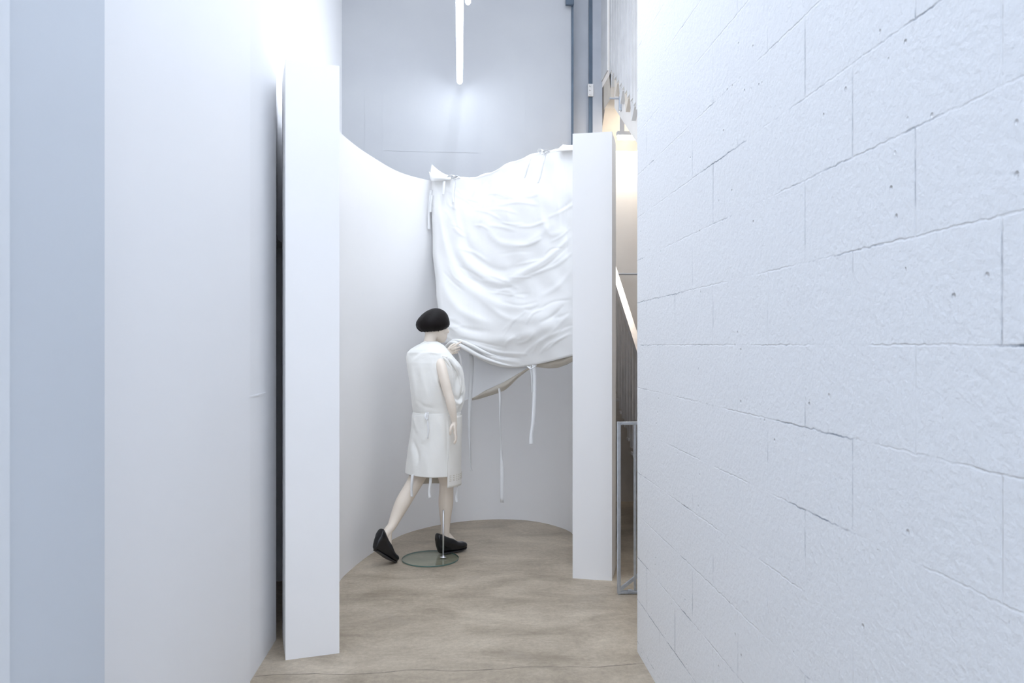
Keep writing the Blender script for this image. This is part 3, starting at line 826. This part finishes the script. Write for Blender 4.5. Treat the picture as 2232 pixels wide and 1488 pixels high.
# peaked corner standing up at the left end, folded flap at the right end
def patch(name, quads, parent, material, nseg=10, sag=.02):
    b = bmesh.new(); g = []
    A, B, C_, D = [Vector(q) for q in quads]
    for j in range(nseg + 1):
        v = j / nseg; row = []
        for i in range(nseg + 1):
            u = i / nseg
            p = (A * (1 - u) + B * u) * (1 - v) + (D * (1 - u) + C_ * u) * v
            p = p + Vector((0, -sag * math.sin(math.pi * u) * math.sin(math.pi * v), -.6 * sag * math.sin(math.pi * u) * (1 - v)))
            row.append(b.verts.new(p))
        g.append(row)
    for a, c in zip(g, g[1:]):
        for i in range(nseg): b.faces.new((a[i], a[i + 1], c[i + 1], c[i]))
    o = finish(name, b, material, parent, True)
    s = o.modifiers.new('thickness', 'SOLIDIFY'); s.thickness = .004; s.offset = 0
    return o
y0_ = cover_y(940)
patch('corner_fold', [at(935, 374, y0_ - .05), at(981, 386, cover_y(981) - .02), at(984, 391, cover_y(984) - .06), at(940, 396, y0_ - .10)], cover, M['cloth'], sag=.05)
patch('corner_fold', [at(941, 358, y0_ + .04), at(984, 384, cover_y(984) + .02), at(980, 392, cover_y(980) - .05), at(937, 384, y0_ - .07)], cover, M['cloth'], sag=.03)
patch('corner_fold', [at(1227, 315, 5.32), at(1262, 311, 5.30), at(1268, 326, 5.10), at(1212, 329, 5.24)], cover, M['cloth'], sag=.02)

# ------------------------------------------------------------------ the mannequin
PHI = math.radians(50)
FW = Vector((math.sin(PHI), math.cos(PHI), 0))      # the way it faces
RT = Vector((math.cos(PHI), -math.sin(PHI), 0))     # its right
UP = Vector((0, 0, 1))
def foot_frame(heel, fwd, pitch):
    f = Vector((fwd.x, fwd.y, 0)).normalized(); r = Vector((f.y, -f.x, 0))
    F_ = f * math.cos(pitch) - UP * math.sin(pitch); U_ = UP * math.cos(pitch) + f * math.sin(pitch)
    return lambda l, w, h: heel + F_ * l + r * w + U_ * h
f1 = at(1010, 1200, 5.56) - at(954, 1206, 5.44); f1.z = 0
h1 = atz(955, 1207, .011); h1.z = .011
toe = atz(860, 1224, 0.004)
f2 = Vector((math.sin(math.radians(45)), math.cos(math.radians(45)), 0))
pit = math.radians(36)
h2 = toe - (f2 * math.cos(pit) - UP * math.sin(pit)) * .236 - UP * 0.012
P1, P2 = foot_frame(h1, f1, 0), foot_frame(h2, f2, pit)
mb = bmesh.new()
# head and face, lofted upward from the chin
HPHI = math.radians(56)
HF = Vector((math.sin(HPHI), math.cos(HPHI), 0)); HR = Vector((math.cos(HPHI), -math.sin(HPHI), 0))
chin = at(947, 743, 5.50)
HC = Vector((chin.x, chin.y, 0))
def headpt(f, r, z): return HC + HF * f + HR * r + UP * (chin.z + z)
HS = [(-.012, .066, .010, .012), (-.006, .058, .026, .024), (.008, .048, .044, .038), (.03, .034, .066, .052), (.06, .016, .084, .063), (.09, .006, .096, .070),
      (.12, 0, .101, .074), (.15, -.002, .094, .072), (.172, .002, .082, .064), (.190, .006, .064, .050), (.202, .008, .042, .034), (.210, .008, .016, .012)]
ring_loft(mb, [ellipse(headpt(c, 0, z), HF * a, HR * b, 28, 2.15) for z, c, a, b in HS])
# nose, brow, lips, chin
limb(mb, [(headpt(.097, 0, .112), .008), (headpt(.106, 0, .090), .009), (headpt(.116, 0, .070), .011), (headpt(.104, 0, .062), .010)], 12)
for s in (-1, 1):
    limb(mb, [(headpt(.104, .012 * s, .068), .007), (headpt(.098, .016 * s, .066), .007)], 10)
    limb(mb, [(headpt(.094, .016 * s, .112), .008), (headpt(.092, .034 * s, .118), .008), (headpt(.078, .052 * s, .112), .007)], 10)
    limb(mb, [(headpt(.084, .026 * s, .098), .010), (headpt(.080, .038 * s, .098), .009)], 10)         # eyelids
    limb(mb, [(headpt(.070, .046 * s, .072), .014), (headpt(.05, .056 * s, .066), .012)], 10)          # cheekbones
    # ears
    limb(mb, [(headpt(-.002, .074 * s, .118), .006), (headpt(-.018, .080 * s, .112), .007), (headpt(-.016, .078 * s, .088), .007), (headpt(-.002, .072 * s, .068), .006)], 10)
limb(mb, [(headpt(.092, -.020, .044), .005), (headpt(.102, 0, .046), .0075), (headpt(.092, .020, .044), .005)], 10)
limb(mb, [(headpt(.090, -.016, .035), .005), (headpt(.099, 0, .034), .0085), (headpt(.090, .016, .035), .005)], 10)
limb(mb, [(headpt(.070, 0, .006), .014), (headpt(.078, 0, .010), .015)], 12)
# neck
limb(mb, [(at(934, 765, 5.44), .060), (at(936, 748, 5.45), .045), (at(939, 732, 5.465), .042), (at(941, 712, 5.475), .046)], 22, flat=RT)
# trunk
TR = [(765, 928, .045, .10), (775, 927, .065, .165), (800, 932, .082, .165), (840, 940, .085, .150), (875, 944, .080, .130), (900, 945, .082, .135), (930, 944, .095, .160), (965, 944, .095, .165), (985, 944, .07, .15)]
ring_loft(mb, [ellipse(at(px, py, 5.42), FW * a, RT * b, 28, 2.3) for py, px, a, b in TR])
# left leg, trailing with the heel up
hip_l = at(938, 955, 5.47); kn_l = at(908, 1046, 5.40)
limb(mb, [(hip_l, .082, .09), (at(927, 1000, 5.46), .070, .076), (kn_l + Vector((.0, 0, .01)), .058, .056), (at(895, 1066, 5.37), .054, .054), (at(878, 1095, 5.325), .053, .053),
          (at(864, 1124, 5.295), .042, .042), (at(854, 1146, 5.255), .031, .032), (P2(.052, 0, .165), .029, .031), (P2(.042, 0, .125), .027, .030), (P2(.036, 0, .09), .024, .025)], 22)
limb(mb, [(P2(.056, 0, .150), .027), (P2(.085, 0, .108), .026), (P2(.125, 0, .064), .021), (P2(.165, 0, .040), .014)], 16)      # instep running down into the shoe
# right leg, standing
hip_r = at(956, 955, 5.39)
limb(mb, [(hip_r, .082, .09), (at(966, 1005, 5.41), .070, .074), (at(973, 1048, 5.435), .053, .052), (at(973, 1066, 5.44), .051, .051), (at(972, 1095, 5.455), .053, .052),
          (at(971, 1125, 5.465), .041, .040), (at(971, 1150, 5.475), .032, .030), (at(970, 1166, 5.48), .033, .030), (at(969, 1178, 5.485), .034, .030)], 22)
limb(mb, [(at(972, 1166, 5.485), .031), (at(982, 1178, 5.515), .034), (at(993, 1190, 5.56), .024)], 16)
# right arm hanging
limb(mb, [(at(951, 785, 5.31), .034), (at(958, 790, 5.275), .037), (at(963.5, 806, 5.24), .036), (at(970, 832, 5.215), .035), (at(976, 855, 5.205), .033), (at(980, 868, 5.20), .032),
          (at(984, 885, 5.20), .032), (at(988, 905, 5.205), .024), (at(990, 918, 5.21), .019, .016), (at(991, 926, 5.212), .019, .014)], 20)
yh = 5.215
limb(mb, [(at(990.5, 922, yh), .015, .024), (at(991, 932, yh), .014, .034), (at(992, 942, yh), .013, .036), (at(992.5, 946, yh), .012, .034)], 20, flat=(1, 0, 0))
for k, (dy_, ln, dx_) in enumerate(((-.028, .066, -1.0), (-.009, .076, 0), (.011, .070, .8), (.029, .054, 1.4))):
    r_ = .0088 - .0006 * (k == 3)
    p = at(991.5 + dx_ * .5, 942, yh) + Vector((0, dy_, 0))
    limb(mb, [(p, r_ + .001), (p + Vector((.006, dy_ * .05, -ln * .40)), r_), (p + Vector((.006, dy_ * .05, -ln * .74)), r_ * .92), (p + Vector((-.003, dy_ * .02, -ln)), r_ * .8)], 12)
limb(mb, [(at(988, 924, yh - .012), .012), (at(983.5, 931, yh - .03), .0105), (at(981.5, 939, yh - .035), .0095), (at(981, 946, yh - .03), .0085)], 12)
# left arm reaching up in front to hold the cover
sh_l = at(898, 782, 5.54)
elb = Vector((-.155, 5.70, 1.235))
wr = at(970, 773, 5.60)
limb(mb, [(sh_l, .045), (sh_l.lerp(elb, .5), .037), (elb, .032), (elb.lerp(wr, .35), .032), (elb.lerp(wr, .8), .022), (wr, .018)], 18)
hd = (at(986, 762, 5.60) - wr).normalized()          # along the palm
pn = Vector((.15, -.9, .3)).normalized()
side = hd.cross(pn).normalized()                      # across the palm
limb(mb, [(wr, .019, .016), (wr + hd * .024, .025, .014), (wr + hd * .044, .030, .013), (wr + hd * .056, .029, .012)], 20, flat=side)
for pts, r_ in (([(983, 759, 5.585), (991, 754, 5.572), (998, 749, 5.578), (1005, 745, 5.60)], .0088), ([(985.5, 763, 5.59), (993, 759, 5.572), (1000, 756.5, 5.60), (1003, 756, 5.645)], .0090),
                ([(986, 767, 5.60), (993.5, 764.5, 5.588), (1000, 762.5, 5.62), (1002, 762, 5.655)], .0085), ([(985, 771, 5.61), (991, 769.5, 5.605), (996, 768.5, 5.63), (998, 768, 5.655)], .0076)):
    limb(mb, [(at(*p), r_ * k_) for p, k_ in zip(pts, (1.1, 1, .92, .75))], 12)
limb(mb, [(at(974, 768, 5.605), .012), (at(978, 760, 5.615), .0105), (at(984, 753, 5.63), .0095), (at(991, 749, 5.645), .008)], 12)
base_m = Vector((at(945, 1000, 5.42).x, 5.42, 0.011))
mann = thing('mannequin', 'white-skinned mannequin in ivory dress and black bob wig, back turned, lifting the cloth edge', 'mannequin', base_m)
body = finish('body', mb, M['skin'], mann, True)
# weld everything into one continuous skin
rm = body.modifiers.new('weld', 'REMESH'); rm.mode = 'VOXEL'; rm.voxel_size = .0036; rm.use_smooth_shade = True
sm = body.modifiers.new('soften', 'SMOOTH'); sm.factor = .5; sm.iterations = 5
dg = bpy.context.evaluated_depsgraph_get()
me = bpy.data.meshes.new_from_object(body.evaluated_get(dg)); body.modifiers.clear()
old = body.data; body.data = me; me.name = 'body'; bpy.data.meshes.remove(old)
if not me.materials: me.materials.append(M['skin'])
for p in me.polygons: p.use_smooth = True

# wig: bowl-shaped bob
wb = bmesh.new()
WS = [(.070, -.012, .060, .050), (.066, -.012, .086, .074), (.074, -.012, .102, .088), (.092, -.014, .118, .100), (.112, -.014, .123, .105), (.135, -.012, .121, .104), (.160, -.006, .110, .096),
      (.185, .002, .094, .084), (.207, .008, .072, .066), (.222, .012, .048, .046), (.231, .013, .024, .024), (.234, .013, .006, .006)]
rings = []
for z, c, a, b in WS:
    rg = []
    for i, p in enumerate(ellipse(Vector((0, 0, 0)), Vector((1, 0, 0)) * a, Vector((0, 1, 0)) * b, 64, 2.25)):
        t = 2 * math.pi * i / 64
        lowness = max(0, 1 - (z - .07) / .06)
        back = max(0, -math.cos(t))
        dz = lowness * (-.006 * back + .020 * max(0, math.cos(t)) + .0010 * math.sin(t * 19) + .0012 * math.sin(t * 31 + 1))
        # parted at the nape
        dz += lowness * .014 * math.exp(-((t - 3.35) / .16) ** 2)
        rr = 1 + .006 * math.sin(t * 23 + z * 30)
        rg.append(headpt(c + p.x * rr, p.y * rr, z + dz + .004))
    rings.append(rg)
ring_loft(wb, rings)
finish('wig', wb, M['wig'], mann, True, label='black bowl-cut bob wig')

# dress: ring sections from the collar to the hem, (image row, left px, right px, half width across the shoulders, depth Y)
DS = [(744, 925, 954, .050, 5.445), (748, 919, 960, .068, 5.44), (754, 908, 968, .112, 5.43), (761, 896, 974, .146, 5.425), (768, 889, 979, .170, 5.42), (778, 887, 987, .184, 5.42), (790, 888, 997, .187, 5.42), (800, 890, 1003, .186, 5.42),
      (825, 894, 1008, .178, 5.42), (850, 898, 1010, .170, 5.42), (875, 901, 1009, .164, 5.42), (892, 902, 1004, .162, 5.42), (899, 903, 1001, .160, 5.42), (906, 902, 1001, .163, 5.42),
      (930, 900, 1001, .172, 5.42), (960, 896, 1001, .180, 5.42), (1000, 891, 1001, .186, 5.42), (1034, 888, 1001, .190, 5.42)]
DT = np.array(DS, float)
DFOLDS = [
    ([(967, 777), (987, 788), (1003, 808), (1011, 834)], 4, .012), ([(970, 783), (985, 798), (993, 822), (994, 848)], 3.5, -.012),
    ([(985, 786), (997, 806), (1003, 830), (1000, 864)], 3.5, .010), ([(985, 857), (1000, 871), (1011, 855)], 3, -.012), ([(984, 868), (998, 880), (1008, 866)], 4, .012),
    ([(1005, 868), (994, 893)], 3.5, .010), ([(990, 872), (986, 895)], 3, -.006), ([(976, 790), (984, 815), (988, 845)], 3.5, .009),
    ([(950, 806), (962, 838), (974, 866), (981, 892)], 3.5, -.007), ([(944, 812), (958, 850), (968, 885)], 5, .006),
    ([(891, 773), (908, 760), (922, 750)], 4, .008), ([(896, 782), (915, 768), (935, 760)], 4, -.006), ([(940, 757), (955, 757), (969, 758)], 3, -.007),
    ([(930, 766), (948, 768), (962, 772)], 4, .007), ([(912, 790), (922, 830), (930, 870)], 7, .005), ([(935, 790), (930, 825), (935, 860)], 6, -.005),
    ([(897, 800), (905, 840), (906, 885)], 5, .006), ([(905, 870), (925, 885), (950, 890)], 4, -.004),
    ([(902, 906), (915, 950)], 5, .005), ([(901, 958), (912, 993), (911, 1016)], 4, -.008), ([(896, 965), (902, 1000), (901, 1030)], 5, .008), ([(934, 930), (922, 968)], 6, .005),
    ([(950, 905), (962, 940), (968, 1000)], 6, .005), ([(972, 905), (974, 950), (975, 1000)], 3, -.006), ([(925, 985), (930, 1010), (931, 1033)], 6, .005),
]
def folds_at(px, py, table):
    h = np.zeros_like(px)
    for pts, w, a in table:
        P = np.array(catmull(pts, 14)); L = len(P) - 1
        best = np.full(px.shape, 1e9); tt = np.zeros_like(px)
        for i in range(L):
            A, B = P[i], P[i + 1]; d = B - A; l2 = (d ** 2).sum()
            t = np.clip(((px - A[0]) * d[0] + (py - A[1]) * d[1]) / l2, 0, 1)
            ds = np.hypot(px - A[0] - t * d[0], py - A[1] - t * d[1])
            m_ = ds < best; best = np.where(m_, ds, best); tt = np.where(m_, (i + t) / L, tt)
        h += a * (np.clip(np.minimum(tt, 1 - tt) / .25, 0, 1) * .85 + .15) * np.exp(-(best / w) ** 2)
    return h
def to_px(p):
    c, s_ = math.cos(YAW), math.sin(YAW)
    r = p.x * c - p.y * s_; d = p.x * s_ + p.y * c
    return 1116 + F * r / d, HOR - F * (p.z - EYE) / d
def dress_ring(row, inset=0.0, n=96, wrinkle=True):
    cols = [np.interp(row, DT[:, 0], DT[:, k]) for k in range(5)]
    _, xl, xr, b, Y = cols
    c = at((xl + xr) / 2, row, Y); w = (xr - xl) / 2 * Y / F
    bb = min(b, w / math.cos(PHI) * .96)
    a = math.sqrt(max(w * w - (bb * math.cos(PHI)) ** 2, 1e-5)) / math.sin(PHI)
    pts = []; outs = []
    for i in range(n):
        t = 2 * math.pi * i / n
        ca, sa = math.cos(t), math.sin(t)
        k = 2 / 2.2
        f_ = a * abs(ca) ** k * (1 if ca >= 0 else -1); r_ = bb * abs(sa) ** k * (1 if sa >= 0 else -1)
        p = c + FW * f_ + RT * r_
        out = (FW * f_ / max(a * a, 1e-6) + RT * r_ / max(bb * bb, 1e-6)).normalized()
        d = -inset
        if wrinkle:
            z = p.z
            q = Vector((p.x * 9, p.y * 9, z * 4.0))
            d += .006 * mnoise.noise(q) + .0035 * mnoise.noise(q * 2.3)
            if row < 900:
                front = max(0, ca)                              # loose diagonal folds gathered to the shoulder
                d += front ** .5 * .009 * math.sin(34 * (z + .55 * t) ) * (1 - abs(row - 835) / 75 if abs(row - 835) < 75 else 0)
                d += .004 * math.sin(22 * (z * .8 - .22 * r_)) * max(0, -ca)
            else:
                d += .0035 * math.sin(t * 5 + 1) * min((row - 900) / 100, 1)
        pts.append(p + out * d); outs.append(out)
    if wrinkle and n > 96:
        q = [to_px(p) for p in pts]
        h = folds_at(np.array([a_[0] for a_ in q]), np.array([a_[1] for a_ in q]), DFOLDS)
        pts = [p + o_ * (float(hh) * max(0, min(1, .35 - o_.y))) for p, o_, hh in zip(pts, outs, h)]
    return pts
b = bmesh.new()
rows = list(np.linspace(744, 900, 100))
ring_loft(b, [dress_ring(r, 0, 240) for r in rows], cap=False)
bod = finish('dress_bodice', b, M['dress'], mann, True)
s = bod.modifiers.new('thickness', 'SOLIDIFY'); s.thickness = .004; s.offset = -1
b = bmesh.new()
rg = []
for r in np.linspace(898, 1029, 80):
    pts = dress_ring(r, -.002, 240)
    k = max(0, (r - 1000) / 29)
    rg.append([p - UP * (.006 * k * max(0, math.sin(2 * math.pi * i / 240))) for i, p in enumerate(pts)])
ring_loft(b, rg, cap=False)
skirt = finish('dress_skirt', b, M['dress'], mann, True)
s = skirt.modifiers.new('thickness', 'SOLIDIFY'); s.thickness = .004; s.offset = -1
# waist seam and hem stitching as thin raised cords
def ring_cord(name, row, out, r, parent, sel=None, material=None):
    pts = dress_ring(row, -out)
    bb = bmesh.new(); n = len(pts)
    idx = sel if sel is not None else list(range(n)) + [0]
    for i, j in zip(idx, idx[1:]): bar(bb, pts[i % n], pts[j % n], r, r)
    return finish(name, bb, material or M['dress'], parent)
ring_cord('waist_seam', 898.5, .003, .006, skirt)
ring_cord('hem_seam', 1016, .0035, .003, skirt)
# longer front panel, seen at the right of the skirt with its drawn-thread band
def panel(name, r0, r1, i0, i1, out, material, parent, nrow=30):
    bb = bmesh.new(); rr_ = []
    for r in np.linspace(r0, r1, nrow):
        rr = min(r, 1034); pts = dress_ring(rr, -out, wrinkle=True)
        extra = (r - rr) * 5.42 / F
        rr_.append([pts[i % 96] - UP * extra for i in range(i0, i1 + 1)])
    ring_loft(bb, rr_, cap=False, closed=False)
    o = finish(name, bb, material, parent, True)
    s = o.modifiers.new('thickness', 'SOLIDIFY'); s.thickness = .004; s.offset = 0
    return o
fp = panel('front_panel', 903, 1054, -14, 26, .010, M['dresspanel'], mann)
fp['label'] = 'longer front panel with drawn-thread bands at the hem'
for rr_ in (1029, 1033, 1037, 1040):
    pts = dress_ring(1034, -.0135); bb = bmesh.new(); ex = (rr_ - 1034) * 5.42 / F
    for i in range(-12, 25, 1):
        if i % 2 == 0: bar(bb, pts[i % 96] - UP * ex, pts[(i + 1) % 96] - UP * ex, .002, .0035)
    finish('drawn_thread_band', bb, M['lining'], fp)
bb = bmesh.new(); rr_ = []
for r in np.linspace(960, 1034, 12): rr_.append(dress_ring(r, .014, wrinkle=False))
rr_.append([p - UP * .094 for p in dress_ring(1034, .014, wrinkle=False)])
bb2 = bmesh.new(); sel = list(range(2, 40))
ring_loft(bb2, [[r[i] for i in range(-24, 3)] for r in rr_], cap=False, closed=False)
bb.free()
lin = finish('lining', bb2, M['lining'], mann, True, label='beige lining below the hem')
s = lin.modifiers.new('thickness', 'SOLIDIFY'); s.thickness = .003; s.offset = 0
# eyelet embroidery holes low on the back of the skirt
def back_surface(px, row):
    """nearest-to-camera dress surface point at an image position"""
    pts = dress_ring(row, -.0035); best = None
    for p in pts:
        v = p - Vector((0, 0, EYE)); q = ray(px, row)
        x = v.x / v.y; xr = q.x / q.y
        if best is None or abs(x - xr) * 40 + v.y * .6 < best[0]: best = (abs(x - xr) * 40 + v.y * .6, p)
    return best[1]
for (px, row) in [(951, 975), (950, 984), (951, 992), (949, 998), (947, 1004), (949, 1011), (943, 1010), (945, 1014), (938, 1013), (930, 1009), (932, 1012), (918, 1010), (921, 1014), (914, 1013), (955, 1013), (926, 1013), (953, 1008), (935, 1016)]:
    p = back_surface(px, row)
    bb = bmesh.new(); bmesh.ops.create_uvsphere(bb, u_segments=8, v_segments=6, radius=.0028, matrix=Matrix.Translation(p))
    finish('eyelet', bb, M['lining'], skirt)
# twisted drape over the right shoulder into the raised hand
def drape(name, pts, parent, material=M['dress']):
    bb = bmesh.new(); limb(bb, pts, 16, 30); return finish(name, bb, material, parent, True)
def hug(px, row, r, lift=0.0):
    p = back_surface(px, row); q = ray(px, row)
    return at(px, row, p.y - lift), r
drape('shoulder_drape', [hug(966, 776, .006), hug(974, 780, .013), hug(984, 788, .016), hug(994, 801, .015), hug(1001, 818, .012), hug(1004, 840, .009), hug(1004, 858, .004)], mann)
drape('shoulder_drape', [hug(967, 779, .005), hug(975, 787, .010), hug(982, 801, .011), hug(986, 822, .009), hug(987, 845, .004)], mann)
drape('shoulder_drape', [(at(926, 745, 5.40), .006), (at(934, 748, 5.375), .008), (at(943, 753, 5.37), .009), (at(951, 758, 5.38), .009), (at(961, 761, 5.39), .008), (at(969, 765, 5.41), .004)], mann)
# tapes of the dress
def tape(pts, w=5):
    return ribbon('tape', pts, mann, w, M['tape'], .0015, 24)
tape([(933, 898, 5.235, .2), (932, 915, 5.225, .5), (934, 935, 5.22, .3), (932, 955, 5.215, .5)], 4)
tape([(929, 899, 5.24, .2), (927, 908, 5.22, .5), (931, 915, 5.22, .4), (933, 902, 5.225, .3)], 4)
tape([(903, 900, 5.41, .9), (900, 925, 5.40, .8), (899, 945, 5.40, .8), (900, 962, 5.40, .7)], 4)
tape([(899, 1034, 5.28, .2), (898, 1050, 5.27, .4), (897, 1066, 5.27, .7), (898, 1082, 5.27, .4)], 6)
tape([(939, 1038, 5.24, .2), (938, 1052, 5.235, .3), (936, 1068, 5.235, .6), (937, 1085, 5.235, .2)], 6)
tape([(996, 1060, 5.36, .4), (997, 1070, 5.355, .5), (995, 1082, 5.355, .3), (996, 1094, 5.355, .2)], 6)

# shoes: wedge pumps; local frame length l (heel to toe), across w, up h
def shoe(heel, fwd, pitch, parent):
    P = foot_frame(heel, fwd, pitch)
    #      l     halfwidth bottom-half  zb    zt
    SE = [(-.016, .010, .006, .080, .128), (-.012, .026, .018, .060, .141), (-.004, .034, .022, .036, .148), (.010, .037, .024, .006, .145), (.035, .037, .025, .004, .134), (.065, .035, .026, .004, .117),
          (.095, .037, .030, .004, .103), (.125, .041, .036, .004, .091), (.155, .043, .039, .004, .071), (.185, .042, .038, .005, .060), (.212, .038, .033, .008, .057), (.230, .028, .022, .012, .049), (.240, .012, .010, .020, .037)]
    S = catmull(SE, 49)
    bb = bmesh.new(); rings = []
    for l, wt, wb_, zb, zt in S:
        rg = []
        for i in range(24):
            t = 2 * math.pi * i / 24; ca, sa = math.cos(t), math.sin(t)
            hz = (zb + zt) / 2 + (zt - zb) / 2 * abs(sa) ** .75 * (1 if sa > 0 else -1)
            ww = wt if sa > -.2 else wb_ + (wt - wb_) * .35
            rg.append(P(l, ww * abs(ca) ** .7 * (1 if ca > 0 else -1), hz))
        rings.append(rg)
    ring_loft(bb, rings)
    up = finish('shoe', bb, M['shoe'], parent, True, label=None)
    sb = bmesh.new(); rings = []
    for l in np.linspace(.030, .236, 24):
        s_ = min(S, key=lambda q: abs(q[0] - l)); w_ = s_[2] + .001
        zb = s_[3]
        rings.append([P(l, -w_, zb - .004), P(l, w_, zb - .004), P(l, w_, zb + .003), P(l, -w_, zb + .003)])
    ring_loft(sb, rings)
    finish('sole', sb, M['sole'], up)
    return up
s1 = shoe(h1, f1, 0, mann); s1['label'] = 'black wedge shoe of the standing foot'
s2 = shoe(h2, f2, pit, mann); s2['label'] = 'black wedge shoe of the trailing foot, heel raised'

# glass-and-steel stand
gc = atz(938, 1218.5, 0)
stand = thing('mannequin_stand', 'round clear glass base with chrome rod behind the standing foot', 'stand', (gc.x, gc.y, 0))
bb = bmesh.new(); R0 = 61.5 * gc.y / F
ring_loft(bb, [ellipse((gc.x, gc.y, z), (rr, 0, 0), (0, rr, 0), 72) for z, rr in ((.001, R0 - .002), (.0025, R0), (.0085, R0), (.010, R0 - .002))])
bb.normal_update()
for f_ in bb.faces:
    if abs(f_.normal.z) < .9: f_.material_index = 1
gl = finish('glass_base', bb, (M['glass'], M['glassrim']), stand)
rp = atz(966, 1214, .01)
bb = bmesh.new(); ring_loft(bb, [ellipse((rp.x, rp.y, z), (rr, 0, 0), (0, rr, 0), 32) for z, rr in ((.0102, .023), (.0125, .023), (.0135, .010), (.022, .008))])
finish('flange', bb, M['chrome'], stand, True)
bb = bmesh.new(); rt = at(966.5, 1111, rp.y); cyl(bb, (rp.x, rp.y, .02), (rt.x, rp.y, rt.z), .0062, 20)
finish('rod', bb, M['chrome'], stand, True)
